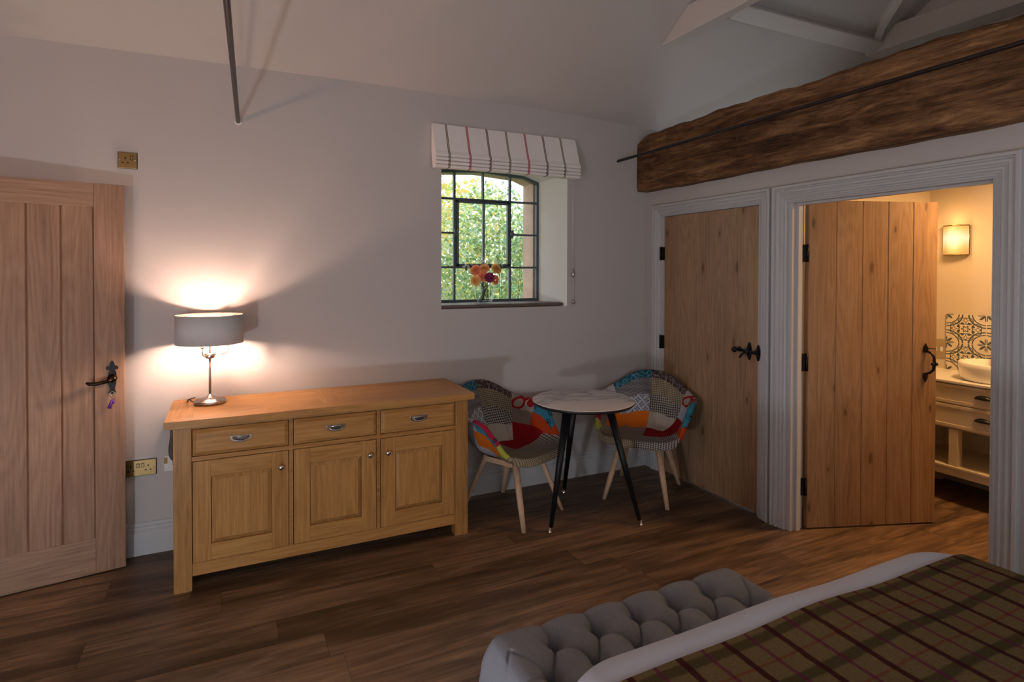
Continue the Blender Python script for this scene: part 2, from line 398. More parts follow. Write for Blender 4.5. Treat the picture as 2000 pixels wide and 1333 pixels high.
FB = {
 'teal': fabric('teal_line_fabric', pat_lines(0.032, (0.012, 0.13, 0.20), (0.25, 0.42, 0.48))),
 'brown': fabric('brown_line_fabric', pat_lines(0.032, (0.075, 0.045, 0.045), (0.30, 0.25, 0.24))),
 'basket': fabric('navy_basketweave_fabric', pat_basket(0.034, (0.045, 0.05, 0.085), (0.55, 0.52, 0.50))),
 'check': fabric('beige_check_fabric', pat_gingham(0.0125, (0.50, 0.42, 0.29), (0.10, 0.065, 0.045))),
 'diamond': fabric('white_diamond_fabric', pat_diamond(0.042, (0.60, 0.62, 0.66), (0.03, 0.045, 0.10))),
 'hound': fabric('houndstooth_fabric', pat_houndstooth(0.0155, (0.55, 0.49, 0.42), (0.012, 0.014, 0.035))),
 'orange': fabric('orange_fabric', lambda t, u: (0.62, 0.145, 0.012)),
 'redor': fabric('red_orange_fabric', lambda t, u: (0.45, 0.055, 0.012)),
 'red': fabric('dark_red_fabric', lambda t, u: (0.25, 0.008, 0.012)),
 'cream': fabric('cream_fabric', lambda t, u: (0.46, 0.40, 0.33)),
 'taupe': fabric('taupe_fabric', lambda t, u: (0.22, 0.165, 0.135)),
 'grey': fabric('pale_grey_fabric', lambda t, u: (0.40, 0.41, 0.45)),
 'lime': fabric('lime_fabric', lambda t, u: (0.38, 0.38, 0.055)),
 'bluec': fabric('blue_circle_fabric', pat_circles(0.065, (0.045, 0.26, 0.40), (0.008, 0.012, 0.04), (0.025, 0.03, 0.055))),
 'redc': fabric('red_circle_fabric', lambda t, uv: t.ramp(t.voronoi(t.mapping(uv, (1/0.085, 1/0.085, 1)), 1.0, 'F1', 0.5).outputs['Distance'], [(0, (0.36, 0.012, 0.018)), (0.26, (0.42, 0.36, 0.31)), (0.40, (0.36, 0.012, 0.018)), (0.56, (0.42, 0.36, 0.31))], 'CONSTANT')),
 'whitel': fabric('white_line_fabric', pat_lines(0.05, (0.55, 0.54, 0.56), (0.08, 0.06, 0.08), 0.02)),
 'crimson': fabric('crimson_spot_fabric', pat_circles(0.05, (0.40, 0.012, 0.05), (0.02, 0.02, 0.07), (0.40, 0.012, 0.05))),
 'navy': fabric('navy_fabric', lambda t, u: (0.03, 0.035, 0.07)),
}

# ================================================================== ROOM
XL, YF = -4.35, -5.2
# floor of separate planks (bedroom and bathroom share it)
mb = MB(); mb.box((XL-0.1, YF-0.1, -0.06), (2.1, 0.3, -0.0022), 1)
y = 0.1; row = 0
while y > YF-0.1:
    x = XL-0.1-random.random()*1.5
    while x < 2.1:
        ln = 1.5
        x0, x1 = max(x, XL-0.1), min(x+ln, 2.1)
        if x1 > x0: mb.add([(x0+.0006, y-.178+.0005, 0), (x1-.0006, y-.178+.0005, 0), (x1-.0006, y-.0005, 0), (x0+.0006, y-.0005, 0)], [(0, 1, 2, 3)], 0)
        x += ln
    y -= 0.178; row += 1
struct(mb.build('floor', [M['floor'], M['floor_gap']], recalc=False), 'dark brown wood plank floor running through both rooms', 'floor')

# back wall with the splayed window opening
A = [(-1.728, 1.294), (-0.742, 1.294), (-0.742, 2.28), (-0.90, 2.325), (-1.235, 2.345), (-1.57, 2.325), (-1.728, 2.28)]
B = [(-1.80, 1.325), (-0.862, 1.325), (-0.862, 2.238), (-0.985, 2.276), (-1.33, 2.300), (-1.675, 2.276), (-1.80, 2.238)]
Cc = [(-1.785, 1.30), (-0.893, 1.30), (-0.893, 2.232), (-0.99, 2.268), (-1.33, 2.292), (-1.67, 2.268), (-1.785, 2.232)]
mb = MB()
def ringwall(y, loop, x0, x1, z0, z1, mi, flip=False):
    o = [(x0, z0), (x1, z0), (x1, z1), ((x0+x1)/2+0.25, z1), ((x0+x1)/2, z1), ((x0+x1)/2-0.25, z1), (x0, z1)]
    vs = [(p[0], y, p[1]) for p in loop]+[(p[0], y, p[1]) for p in o]; n = len(loop)
    mb.add(vs, [(i, (i+1) % n, n+(i+1) % n, n+i) for i in range(n)], mi)
def band(y0, l0, y1, l1, mi):
    n = len(l0); mb.add([(p[0], y0, p[1]) for p in l0]+[(p[0], y1, p[1]) for p in l1], [(i, (i+1) % n, n+(i+1) % n, n+i) for i in range(n)], mi)
ringwall(0, A, -2.3, -0.2, 0, 3.1, 0)
mb.add([(XL, 0, 0), (-2.3, 0, 0), (-2.3, 0, 3.1), (XL, 0, 3.1)], [(0, 1, 2, 3)], 0)
mb.add([(-0.2, 0, 0), (1.9, 0, 0), (1.9, 0, 3.1), (-0.2, 0, 3.1)], [(0, 1, 2, 3)], 0)
band(0, A, 0.22, B, 1); band(0.22, B, 0.26, B, 1); band(0.26, B, 0.262, Cc, 2); band(0.262, Cc, 0.43, Cc, 2)
ringwall(0.43, Cc, XL, 1.9, -0.1, 3.1, 2)
t = NT('weathered_stone', 0.9, 0, 0.1); c = t.coord(); n = t.noise(c, 14, 5, 0.6)
t.base(t.mix(n, (0.38, 0.26, 0.21), (0.62, 0.46, 0.39))); t.bump(n, 0.6, 0.01); M['stone'] = t.m
struct(mb.build('wall_back', [M['wall'], M['reveal'], M['stone']], recalc=False), 'pale grey painted back wall behind the sideboard', 'wall')

# sloping ceiling
SL = 0.65
prof = [(XL-0.05, 2.722), (-4.03, 2.726), (-3.2, 2.735), (-2.277, 2.744), (-1.5, 2.738), (-0.793, 2.731), (-0.414, 2.715), (-0.2, 2.703), (0, 2.692), (0.8, 2.70), (1.9, 2.705)]
def eave(x):
    for (a, za), (b, zb) in zip(prof, prof[1:]):
        if x <= b: return za+(zb-za)*(x-a)/(b-a)
    return prof[-1][1]
def slope_z(x, y): return eave(x) - SL*y
YR = -2.6
mb = MB(); rows = []
for yy in (0.0, -0.3, -0.9, -1.8, YR, -5.2):
    rows.append([(x, yy, (slope_z(x, yy) if yy >= YR else 2.72)) for x, _ in prof])
rows[-1] = [(x, YF, 2.72) for x, _ in prof]
mb.grid(rows, 0, False)
top = [[(x, 0.5, 2.95) for x, _ in prof], [(x, YR, 4.75) for x, _ in prof], [(x, YF-0.3, 2.95) for x, _ in prof]]
mb.grid(top, 0, False)
struct(mb.build('ceiling', M['ceil'], recalc=False), 'sloping white plaster ceiling', 'ceiling')

# other walls
mb = MB(); g = [(-0.0, 0), (YF, 0), (YF, 3.0), (YR, 4.6), (0, 3.0)]
mb.prism([(0.45, -0.1), (YF-0.15, -0.1), (YF-0.15, 3.0), (YR, 4.7), (0.45, 3.0)], XL-0.15, XL, 'X')
struct(mb.build('wall_left', M['wall']), 'pale painted wall at the left end of the room', 'wall')
mb = MB(); mb.prism([(0.45, 2.3), (YF-0.15, 2.3), (YF-0.15, 3.0), (YR, 4.7), (0.45, 3.0)], 1.62, 1.78, 'X')
struct(mb.build('wall_gable', M['wall']), 'painted gable wall high above the beam', 'wall')
mb = MB()   # front wall with two openings added for the fill lights
for a, b in (((XL, 0), (-3.70, 3.1)), ((-2.60, 0), (-1.5, 3.1)), ((-0.4, 0), (2.1, 3.1)), ((-3.70, 0), (-2.60, 0.95)), ((-3.70, 2.15), (-2.60, 3.1)), ((-1.5, 0), (-0.4, 0.95)), ((-1.5, 2.15), (-0.4, 3.1))):
    mb.box((a[0], YF-0.15, a[1]), (b[0], YF, b[1]))
struct(mb.build('wall_front', M['wall']), 'painted wall behind the viewer with two openings added for fill light', 'wall')
# partition with closet and bathroom openings
mb = MB()
ZC, ZB = 1.99, 1.975
for y0, y1, z0 in ((0.0, -0.19, 0), (-0.19, -1.11, ZC), (-1.11, -1.325, 0), (-1.325, -2.365, ZB), (-2.365, YF, 0)):
    mb.box((0, y0, z0), (0.1, y1, 2.25))
struct(mb.build('wall_right', M['wall']), 'painted partition wall under the old beam', 'wall')
# bathroom shell
mb = MB()
mb.box((1.85, -1.10, 0), (1.95, YF, 2.32)); mb.box((0.1, -1.00, 0), (1.95, -1.10, 2.32)); mb.box((0.1, -3.6, 0), (1.85, -3.7, 2.32))
struct(mb.build('wall_bathroom', M['bathwall']), 'warm lit cream bathroom wall', 'wall')
mb = MB(); mb.box((0.1, -0.95, 2.30), (1.95, -3.7, 2.36)); struct(mb.build('ceiling_bathroom', M['bathwall']))

# skirting boards
def skirting(name, p, q, nrm, mat=None, parent=None):
    p = Vector(p); q = Vector(q); n = Vector(nrm)
    pr = [(0, 0), (0.020, 0), (0.020, 0.118), (0.017, 0.124), (0.012, 0.128), (0.012, 0.134), (0.015, 0.140), (0.013, 0.150), (0.007, 0.153), (0.009, 0.160), (0.007, 0.172), (0.0, 0.176)]
    m = MB(); rows = []
    for e in (p, q): rows.append([e+n*a+Vector((0, 0, b)) for a, b in pr])
    m.grid(rows, 0, False); k = len(pr)
    m.f += [tuple(range(k)), tuple(range(k, 2*k))[::-1]]; m.mi += [0, 0]; m.sm += [False, False]
    return struct(m.build(name, mat or M['trim']))
skirting('baseboard_back', (XL, 0, 0), (0, 0, 0), (0, -1, 0))['label'] = 'white moulded skirting along the back wall'
skirting('baseboard_right', (0, 0, 0), (0, -0.088, 0), (-1, 0, 0))
skirting('baseboard_right_far', (0, -2.47, 0), (0, YF, 0), (-1, 0, 0))
skirting('baseboard_bathroom', (1.85, -1.10, 0), (1.85, -3.6, 0), (-1, 0, 0))
skirting('baseboard_bathroom_side', (0.13, -1.10, 0), (1.83, -1.10, 0), (0, -1, 0))

# door casings (architraves) with stepped profile
def casing(name, y0, y1, zt, wd, label):
    # y0 > y1 ; profile (s outward from the opening, d proud of the wall)
    pr = [(0, 0.0), (0, 0.013), (0.10, 0.018), (0.14, 0.011), (0.20, 0.011), (0.27, 0.021), (0.36, 0.022), (0.42, 0.015), (0.47, 0.016), (0.55, 0.026), (0.66, 0.027), (0.73, 0.019), (0.78, 0.020), (0.82, 0.031), (0.97, 0.032), (1.0, 0.028), (1.0, 0.0)]
    m = MB(); rows = []
    for (y, z, sy, sz) in ((y0, 0, 1, 0), (y0, zt, 1, 1), (y1, zt, -1, 1), (y1, 0, -1, 0)):
        rows.append([(-d, y+sy*s_*wd, z+sz*s_*wd) for s_, d in pr])
    m.grid(rows, 0, False); k = len(pr)
    m.f += [tuple(range(k)), tuple(range(3*k, 4*k))[::-1]]; m.mi += [0, 0]; m.sm += [False, False]
    return struct(m.build(name, M['trim']), label, 'door frame')
casing('trim_1', -0.183, -1.118, 1.985, 0.083, 'white moulded door surround around the closed closet door')
casing('trim_2', -1.316, -2.366, 1.972, 0.097, 'white moulded door surround around the open bathroom doorway')
mb = MB()   # linings and stops inside both openings
mb.box((0, -0.19, 0), (0.1, -0.200, ZC-.0125)); mb.box((0, -1.11, 0), (0.1, -1.100, ZC-.0125)); mb.box((0, -0.1895, ZC), (0.1, -1.1105, ZC-0.012))
struct(mb.build('trim_3', M['trim'], bevel=0.0008, seg=1), 'white lining inside the closet doorway', 'door frame')
mb = MB()
mb.box((-0.002, -1.3245, 0), (0.102, -1.345, ZB-.0125)); mb.box((-0.002, -2.3655, 0), (0.102, -2.352, ZB-.0125)); mb.box((-0.002, -1.324, ZB+.001), (0.102, -2.366, ZB-0.012))
mb.box((0.035, -1.3452, 0), (0.070, -1.360, ZB-0.0262)); mb.box((0.035, -2.3518, 0), (0.07, -2.342, ZB-0.0262)); mb.box((0.035, -1.3455, ZB-0.0122), (0.07, -2.3515, ZB-0.026))
struct(mb.build('trim_4', M['trim'], bevel=0.0008, seg=1), 'white jamb lining with door stop inside the bathroom doorway', 'door frame')

# ------------------------------------------------------------------ window_1
win = thing('window_1', 'dark metal framed cottage window in the back wall', 'window', (0, 0, 0), kind='structure')
def arch_z(x):
    pts = sorted([(p[0], p[1]) for p in B[2:]])
    for (a, za), (b, zb) in zip(pts, pts[1:]):
        if a <= x <= b: return za+(zb-za)*(x-a)/(b-a)
    return pts[0][1]
FY0, FY1 = 0.222, 0.252
mb = MB()
n = len(B)
def inset(loop, d):
    cx = sum(p[0] for p in loop)/len(loop); out = []
    for (x, z) in loop: out.append((x-d if x > cx else (x+d if x < cx else x), z+d if z < 1.6 else z-d))
    return out
Bi = inset(B, 0.021); Bi[4] = (B[4][0], B[4][1]-0.021)
Bi[3] = (B[3][0]-0.004, B[3][1]-0.021); Bi[5] = (B[5][0]+0.004, B[5][1]-0.021)
for y0, l0, y1, l1 in ((FY0, B, FY0, Bi), (FY0, Bi, FY1, Bi), (FY1, Bi, FY1, B)):
    mb.add([(p[0], y0, p[1]) for p in l0]+[(p[0], y1, p[1]) for p in l1], [(i, (i+1) % n, n+(i+1) % n, n+i) for i in range(n)])
def vb(x, z0, z1, w_=0.014): mb.box((x-w_/2, FY0+.002, z0), (x+w_/2, FY1-.004, z1))
def hb(x0, x1, z, w_=0.013): mb.box((x0, FY0+.003, z-w_/2), (x1, FY1-.005, z+w_/2))
for x in (-1.551, -1.106): vb(x, 1.34, arch_z(x)-0.01, 0.016)
vb(-1.327, 1.34, 1.583); vb(-1.327, 2.076, arch_z(-1.327)-0.01)
for z in (1.581, 2.076): hb(-1.79, -0.87, z, 0.015)
for z in (1.829,): hb(-1.79, -1.551, z); hb(-1.106, -0.87, z)
mb.build('window_frame', M['winframe'], win)
mb = MB()
x0, x1, z0, z1 = -1.540, -1.117, 1.590, 2.066
for a, b in (((x0, z0), (x0+0.018, z1)), ((x1-0.018, z0), (x1, z1)), ((x0, z0), (x1, z0+0.017)), ((x0, z1-0.018), (x1, z1)), ((-1.3345, z0), (-1.3195, z1))):
    mb.box((a[0], 0.208, a[1]), (b[0], 0.238, b[1]))
cas = mb.build('casement', M['winframe'], win, bevel=0.003)
for x in (-1.552, -1.106):
    mb = MB(); mb.tube([(x, 0.215, 1.829), (x, 0.185, 1.829)], 0.010, 10); mb.tube([(x, 0.195, 1.80), (x, 0.190, 1.858)], 0.011, 10); mb.sphere((x, 0.188, 1.829), 0.017)
    mb.build('window_catch', M['winframe'], win)
mb = MB()
mb.add([(p[0], 0.245, p[1]) for p in B], [tuple(range(len(B)))]); mb.build('pane', M['pane'], win, recalc=False)
# stone sill with a rounded nose
t = NT('dark_stone_sill', 0.55, 0, 0.35); c = t.coord(); n_ = t.noise(t.mapping(c, (4, 12, 12)), 1.5, 5, 0.6)
t.base(t.mix(n_, (0.065, 0.042, 0.036), (0.20, 0.145, 0.125))); t.bump(n_, 0.3, 0.004); M['sill'] = t.m
mb = MB(); pr = [(0.23, 1.300), (0.23, 1.3262), (0.035, 1.3235), (0.012, 1.3205), (0.002, 1.312), (0.004, 1.302), (0.02, 1.2965)]
def splx(y, right): return (-0.742-(0.12)*y/0.22)-0.004 if right else (-1.728-0.072*y/0.22)+0.004
L = [(splx(a, False), a, b) for a, b in pr]; Rr = [(splx(a, True)-0.022, a, b) for a, b in pr]
mb.grid([L, Rr], 0, False); k = len(pr); mb.f += [tuple(range(k)), tuple(range(k, 2*k))[::-1]]; mb.mi += [0, 0]; mb.sm += [False, False]
mb.build('window_sill', M['sill'], win, bevel=0.002)

# ------------------------------------------------------------------ outside the window
t = NT('lawn', 0.9); c = t.coord(); n_ = t.noise(c, 5, 5); t.base(t.mix(n_, (0.10, 0.16, 0.05), (0.30, 0.36, 0.14)))
mb = MB(); mb.add([(-30, 0.44, -0.1), (40, 0.44, -0.1), (40, 60, -0.1), (-30, 60, -0.1)], [(0, 1, 2, 3)])
struct(mb.build('ground', t.m, recalc=False), 'garden grass outside the window', 'ground')
def leafmat(name, cols):
    t = NT(name, 0.55, 0, 0.3); r = t.island()
    st = [(i/(len(cols)), c) for i, c in enumerate(cols)]
    col = t.mix(0.22, t.ramp(r, st, 'CONSTANT'), (0.02, 0.05, 0.02)); t.base(col)
    tr = t.n.new('ShaderNodeBsdfTranslucent'); t.l.new(col, tr.inputs[0])
    mx = t.n.new('ShaderNodeMixShader'); mx.inputs[0].default_value = 0.45
    t.l.new(t.b.outputs[0], mx.inputs[1]); t.l.new(tr.outputs[0], mx.inputs[2]); t.l.new(mx.outputs[0], t.n['Material Output'].inputs[0]); return t.m
greens = [(0.22, 0.42, 0.14), (0.42, 0.62, 0.24), (0.60, 0.76, 0.42), (0.30, 0.54, 0.34), (0.62, 0.68, 0.24), (0.30, 0.50, 0.36), (0.76, 0.84, 0.66), (0.50, 0.70, 0.34), (0.30, 0.36, 0.14), (0.70, 0.82, 0.70)]
M['leaf_a'] = leafmat('bright_leaves', greens)
M['leaf_b'] = leafmat('autumn_leaves', [(0.70, 0.62, 0.18), (0.55, 0.66, 0.25), (0.80, 0.74, 0.36), (0.45, 0.55, 0.20), (0.75, 0.55, 0.15), (0.62, 0.70, 0.40)])
M['bark'] = plain('bark', (0.11, 0.07, 0.045), 0.9, nz=0.3)
def shrub(name, label, cx, cy, rx, ry, z0, z1, nl, mat, ls=0.045, seed=1, twigs=14, gap=0.0):
    rnd = random.Random(seed); root = thing(name, label, 'shrub' if name != 'tree' else 'tree', (cx, cy, -0.1))
    m = MB(); H_ = z1-z0
    for _ in range(nl):
        while True:
            u, v, w_ = rnd.uniform(-1, 1), rnd.uniform(-1, 1), rnd.uniform(-1, 1)
            rr = u*u+v*v+w_*w_
            if rr < 1 and rr > 0.12: break
        x = u*rx; y_ = v*ry; z = (z0+z1)/2+w_*H_/2 + 0.15*math.sin(x*3.1+seed)+0.1
        s_ = ls*rnd.uniform(0.55, 1.3)
        a = rnd.uniform(0, 2*PI); q = Matrix.Rotation(a, 3, 'Z') @ Matrix.Rotation(rnd.uniform(-1.5, 1.5), 3, 'X') @ Matrix.Rotation(rnd.uniform(0, 2*PI), 3, 'Y')
        pts = [(0, 0, 0), (0.35, 0.50, 0.05), (0.95, 0.42, 0.0), (1.35, 0, -0.12), (0.95, -0.42, 0.0), (0.35, -0.50, 0.05)]
        m.add([Vector((x, y_, z))+(q @ Vector(p))*s_ for p in pts], [(0, 1, 2, 3), (0, 3, 4, 5)])
    m.build('foliage', mat, root, recalc=False)
    m = MB()
    for _ in range(twigs):
        a = rnd.uniform(0, 2*PI); r_ = rnd.uniform(0.3, 0.9); tx, ty = math.cos(a)*rx*r_, math.sin(a)*ry*r_
        m.tube([(tx*0.25, ty*0.25, 0), (tx*0.55, ty*0.6, (z0+z1)*0.35), (tx, ty, z1*rnd.uniform(0.6, 0.95))], [0.010, 0.005, 0.0015], 5)
    m.build('stem', M['bark'], root)
    return root
shrub('shrub', 'bright green leafy shrub seen through the middle window panes', -0.48, 1.75, 0.82, 0.42, 0.35, 2.35, 8500, M['leaf_a'], 0.026, 2)
shrub('shrub', 'blue green shrub seen through the right window panes', 0.90, 2.85, 0.95, 0.55, 0.2, 2.55, 7500, M['leaf_a'], 0.036, 5)
shrub('shrub', 'yellow green shrub seen through the left window panes', -1.15, 3.0, 0.85, 0.60, 0.4, 2.75, 6000, M['leaf_b'], 0.032, 7)
shrub('tree', 'pale yellow green tree at the top of the window view', 0.2, 6.2, 1.9, 1.2, 0.4, 3.3, 7500, M['leaf_b'], 0.06, 11)
shrub('tree', 'dense green hedge tree far behind the shrubs', 4.2, 6.8, 1.9, 1.2, 0.2, 3.3, 6500, M['leaf_a'], 0.07, 12)

# ------------------------------------------------------------------ roman blind
t = NT('striped_linen', 0.9, 0, 0.1); c = t.coord(); px = t.xyz(c)
q = t.math('DIVIDE', t.math('ADD', px[0], 1.706), 0.1475)       # stripe index
fr = t.math('SUBTRACT', q, t.math('ROUND', q)); dist = t.math('ABSOLUTE', fr)
line = t.math('LESS_THAN', dist, 0.050); core = t.math('LESS_THAN', dist, 0.014)
idx = t.math('FRACT', t.math('DIVIDE', t.math('ADD', t.math('ROUND', q), 0.2), 3.0))
sc_ = t.ramp(idx, [(0, (0.17, 0.15, 0.075)), (0.30, (0.45, 0.035, 0.075)), (0.62, (0.14, 0.065, 0.10))], 'CONSTANT')
lin = t.noise(t.mapping(c, (400, 400, 400)), 1.0, 2); basec = t.mix(lin, (0.78, 0.755, 0.74), (0.92, 0.89, 0.87))
sc2 = t.mix(t.math('MULTIPLY', core, 0.55), sc_, basec)
t.base(t.mix(line, basec, sc2)); t.bump(lin, 0.2, 0.0008)
bl = thing('roman_blind', 'raised cream roman blind with coloured stripes above the window', 'blind', (0, 0, 0))
pr = [(-0.004, 2.536), (-0.022, 2.534), (-0.036, 2.50), (-0.062, 2.42), (-0.088, 2.345), (-0.104, 2.318), (-0.104, 2.309), (-0.090, 2.306),
      (-0.104, 2.299), (-0.107, 2.290), (-0.100, 2.283), (-0.086, 2.281), (-0.102, 2.275), (-0.105, 2.266), (-0.098, 2.259), (-0.084, 2.257),
      (-0.098, 2.251), (-0.099, 2.242), (-0.090, 2.236), (-0.04, 2.236), (-0.02, 2.27), (-0.004, 2.35)]
mb = MB(); mb.prism(pr, -1.800, -0.690, 'X', 0, False); mb.build('fabric', t.m, bl)
mb = MB(); mb.box((-1.785, -0.016, 2.505), (-0.705, -0.001, 2.530)); mb.build('headrail', M['white'], bl)
mb = MB(); mb.tube([(-0.715, -0.035, 2.26), (-0.712, -0.03, 1.9), (-0.70, -0.018, 1.56)], 0.0022, 6)
mb.tube([(-0.698, -0.016, 1.50), (-0.697, -0.014, 1.33)], 0.0035, 6); mb.build('pull_cord', M['white'], bl)
mb = MB(); mb.lathe([(0.001, 0.05), (0.006, 0.045), (0.012, 0.0), (0.010, -0.012), (0.001, -0.014)], (-0.699, -0.017, 1.525), 12); mb.build('cord_weight', M['nickel'], bl); mb = MB()
mb.lathe([(0.001, 0.02), (0.006, 0.015), (0.014, -0.012), (0.001, -0.014)], (-0.697, -0.016, 1.325), 12); mb.build('cord_weight', M['nickel'], bl)

# ------------------------------------------------------------------ vase with dahlias
VX, VY, VZ = -1.355, 0.13, 1.3255
mb = MB()
mb.lathe([(0.001, 0.0), (0.050, 0.0), (0.056, 0.010), (0.072, 0.05), (0.083, 0.085), (0.0845, 0.110), (0.082, 0.126), (0.0795, 0.126), (0.080, 0.108), (0.077, 0.085), (0.066, 0.05), (0.050, 0.014), (0.001, 0.012)], (VX, VY, VZ), 40)
v = mb.build('vase', M['vase'], recalc=False); tag(v, 'clear glass vase of flowers standing on the window sill', 'vase')
def petalmat(name, a, b):
    t = NT(name, 0.7, 0, 0.15); r = t.island(); col = t.mix(r, a, b); t.base(col)
    tr = t.n.new('ShaderNodeBsdfTranslucent'); t.l.new(col, tr.inputs[0]); mx = t.n.new('ShaderNodeMixShader'); mx.inputs[0].default_value = 0.5
    t.l.new(t.b.outputs[0], mx.inputs[1]); t.l.new(tr.outputs[0], mx.inputs[2]); t.l.new(mx.outputs[0], t.n['Material Output'].inputs[0]); return t.m
PM = {'peach': petalmat('peach_petal', (0.92, 0.32, 0.17), (0.95, 0.50, 0.32)), 'apricot': petalmat('apricot_petal', (0.95, 0.48, 0.20), (0.95, 0.66, 0.36)),
      'gold': petalmat('gold_petal', (0.80, 0.50, 0.16), (0.90, 0.66, 0.30)), 'yellow': petalmat('yellow_petal', (0.95, 0.60, 0.20), (0.95, 0.78, 0.42)),
      'magenta': petalmat('magenta_petal', (0.30, 0.005, 0.10), (0.50, 0.02, 0.22)), 'tip': petalmat('petal_tip', (0.75, 0.35, 0.5), (0.85, 0.5, 0.6))}
M['stem'] = plain('green_stem', (0.10, 0.14, 0.05), 0.6)
def bloom(label, kind, c, r, face, seed, pompom=False):
    rnd = random.Random(seed); c = Vector(c); root = thing('dahlia', label, 'flower', c, group='dahlias in the glass vase')
    q = Vector(face).normalized().to_track_quat('Z', 'Y').to_matrix(); m = MB(); m2 = MB()
    rings = 9 if pompom else 7
    for i in range(rings):
        el = R(-18)+(R(100))*i/(rings-1); nn = max(4, int((20 if pompom else 17)*math.cos(max(0, el))**0.8))
        ln = r*(1.0 if pompom else (1.05-0.42*i/rings)); wd = r*(0.17 if pompom else 0.21)
        for k in range(nn):
            a = 2*PI*(k+0.5*(i % 2))/nn+rnd.uniform(-.06, .06)
            d = Vector((math.cos(a)*math.cos(el), math.sin(a)*math.cos(el), math.sin(el)*0.62)); s_ = Vector((-math.sin(a), math.cos(a), 0)); up = s_.cross(d)*-1
            l = ln*rnd.uniform(0.92, 1.05)
            ps = [d*l*0.25, d*l*0.62+s_*wd+up*wd*.5, d*l*0.92+s_*wd*.7+up*wd*.35, d*l+up*wd*.1, d*l*0.92-s_*wd*.7+up*wd*.35, d*l*0.62-s_*wd+up*wd*.5]
            m.add([q @ p for p in ps], [(0, 1, 2, 3), (0, 3, 4, 5)])
            if pompom: m2.sphere(q @ (d*l*0.98), r*0.045, 5, 4)
    m.build('petals', PM[kind], root, recalc=False)
    if pompom: m2.build('petal_tips', PM['tip'], root)
    m = MB(); b = Vector((VX+rnd.uniform(-.04, .04), VY+rnd.uniform(-.03, .03), VZ+0.016)); md = Vector((VX+(c.x-VX)*.25-(b.x-VX)*.2, VY+(c.y-VY)*.3, VZ+0.125))
    m.tube([-q.col[2]*r*0.1, (c+(md-c)*0.5+Vector((0, 0, .01)))-c, md-c, b-c], 0.0028, 6); m.build('stem', M['stem'], root)
    return root
fdir = (-0.4, -0.9, 0.25)
bloom('coral peach dahlia at the left of the bouquet', 'peach', (VX-0.075, VY-0.01, 1.560), 0.042, (-0.8, -0.8, 0.35), 1)
bloom('apricot dahlia at the top middle of the bouquet', 'apricot', (VX-0.002, VY+0.0, 1.575), 0.040, (-0.3, -0.9, 0.7), 2)
bloom('golden dahlia at the upper right of the bouquet', 'gold', (VX+0.090, VY-0.005, 1.572), 0.044, (0.2, -0.9, 0.5), 3)
bloom('pale yellow orange dahlia at the lower left of the bouquet', 'yellow', (VX-0.078, VY-0.015, 1.485), 0.042, (-0.7, -0.9, 0.0), 4)
bloom('deep magenta pompom dahlia at the front of the bouquet', 'magenta', (VX+0.012, VY-0.055, 1.508), 0.037, fdir, 5, True)
bloom('orange dahlia at the lower right of the bouquet', 'apricot', (VX+0.082, VY-0.005, 1.490), 0.040, (0.5, -0.9, 0.05), 6)
bloom('dusky peach dahlia behind the magenta pompom', 'peach', (VX-0.022, VY-0.02, 1.515), 0.038, (-0.4, -0.9, 0.2), 8)
M['whiteflower'] = plain('white_blossom', (0.75, 0.77, 0.78), 0.7)
def sprig(label, dx, dz, seed):
    rnd = random.Random(seed); c = Vector((VX+dx, VY+0.02, VZ+dz)); root = thing('flower_sprig', label, 'flower', c, group='white filler sprigs in the vase'); m = MB(); m2 = MB()
    m2.tube([(0, 0, -0.02), (Vector((VX+dx*.25, VY, VZ+0.12))-c), (Vector((VX-dx*.2, VY+.01, VZ+0.018))-c)], 0.0015, 5)
    for _ in range(34):
        p = Vector((rnd.gauss(0, .022), rnd.gauss(0, .018), rnd.gauss(0, .014))); m.sphere(p, rnd.uniform(.0025, .0045), 6, 4); m2.tube([p, (0, 0, -0.03)], 0.0006, 4)
    m.build('blossom', M['whiteflower'], root); m2.build('stem', M['stem'], root)
sprig('feathery white sprig at the left of the bouquet', -0.135, 0.262, 1); sprig('feathery white sprig above the middle of the bouquet', 0.0, 0.29, 2); sprig('feathery white sprig at the upper right of the bouquet', 0.125, 0.285, 3)

# ------------------------------------------------------------------ beam, rods, roof timbers
def zt(y): return 2.634 + 0.005*math.sin(y*5.1)+0.004*math.sin(y*14.3+1)+0.003*math.sin(y*37) - 0.02*max(0, -y-1.9)
def zb(y): return 2.184 + 0.003*math.sin(y*4.3+1)+0.002*math.sin(y*17)
mb = MB(); rows = []
N = 120
for i in range(N+1):
    y_ = YF*i/N
    fx = -0.100+0.004*math.sin(y_*7)+0.003*math.sin(y_*17); top_ = zt(y_)-(0.05*math.exp(y_/0.05))
    h = top_-zb(y_)
    rw = 0.014*random.uniform(.6, 1.4)
    rows.append([(fx+0.012, y_, zb(y_)), (fx+0.001, y_, zb(y_)+0.018), (fx, y_, zb(y_)+h*.25), (fx-.003*math.sin(y_*9), y_, zb(y_)+h*.5), (fx+.002, y_, zb(y_)+h*.78), (fx+0.006, y_, top_-0.03), (fx+0.02+rw*.5, y_, top_-0.008), (fx+0.05, y_, top_), (0.16, y_, top_-.01), (0.16, y_, zb(y_))])
mb.grid(rows, 0, False, wrap=True); k = 10
mb.f += [tuple(range(k)), tuple(range(N*k, N*k+k))]; mb.mi += [0, 0]; mb.sm += [False, False]
tag(mb.build('timber_beam', M['beam']), 'old dark rough oak beam above the two inner doors', 'beam')
mb = MB(); mb.tube([(-0.285, 0.002, 2.413), (-0.27, -1.2, 2.425), (-0.225, -2.55, 2.45), (-0.20, YF+.02, 2.47)], 0.0105, 10)
tag(mb.build('tie_rod', M['rod']), 'thin black metal tie rod running in front of the old beam', 'rod')
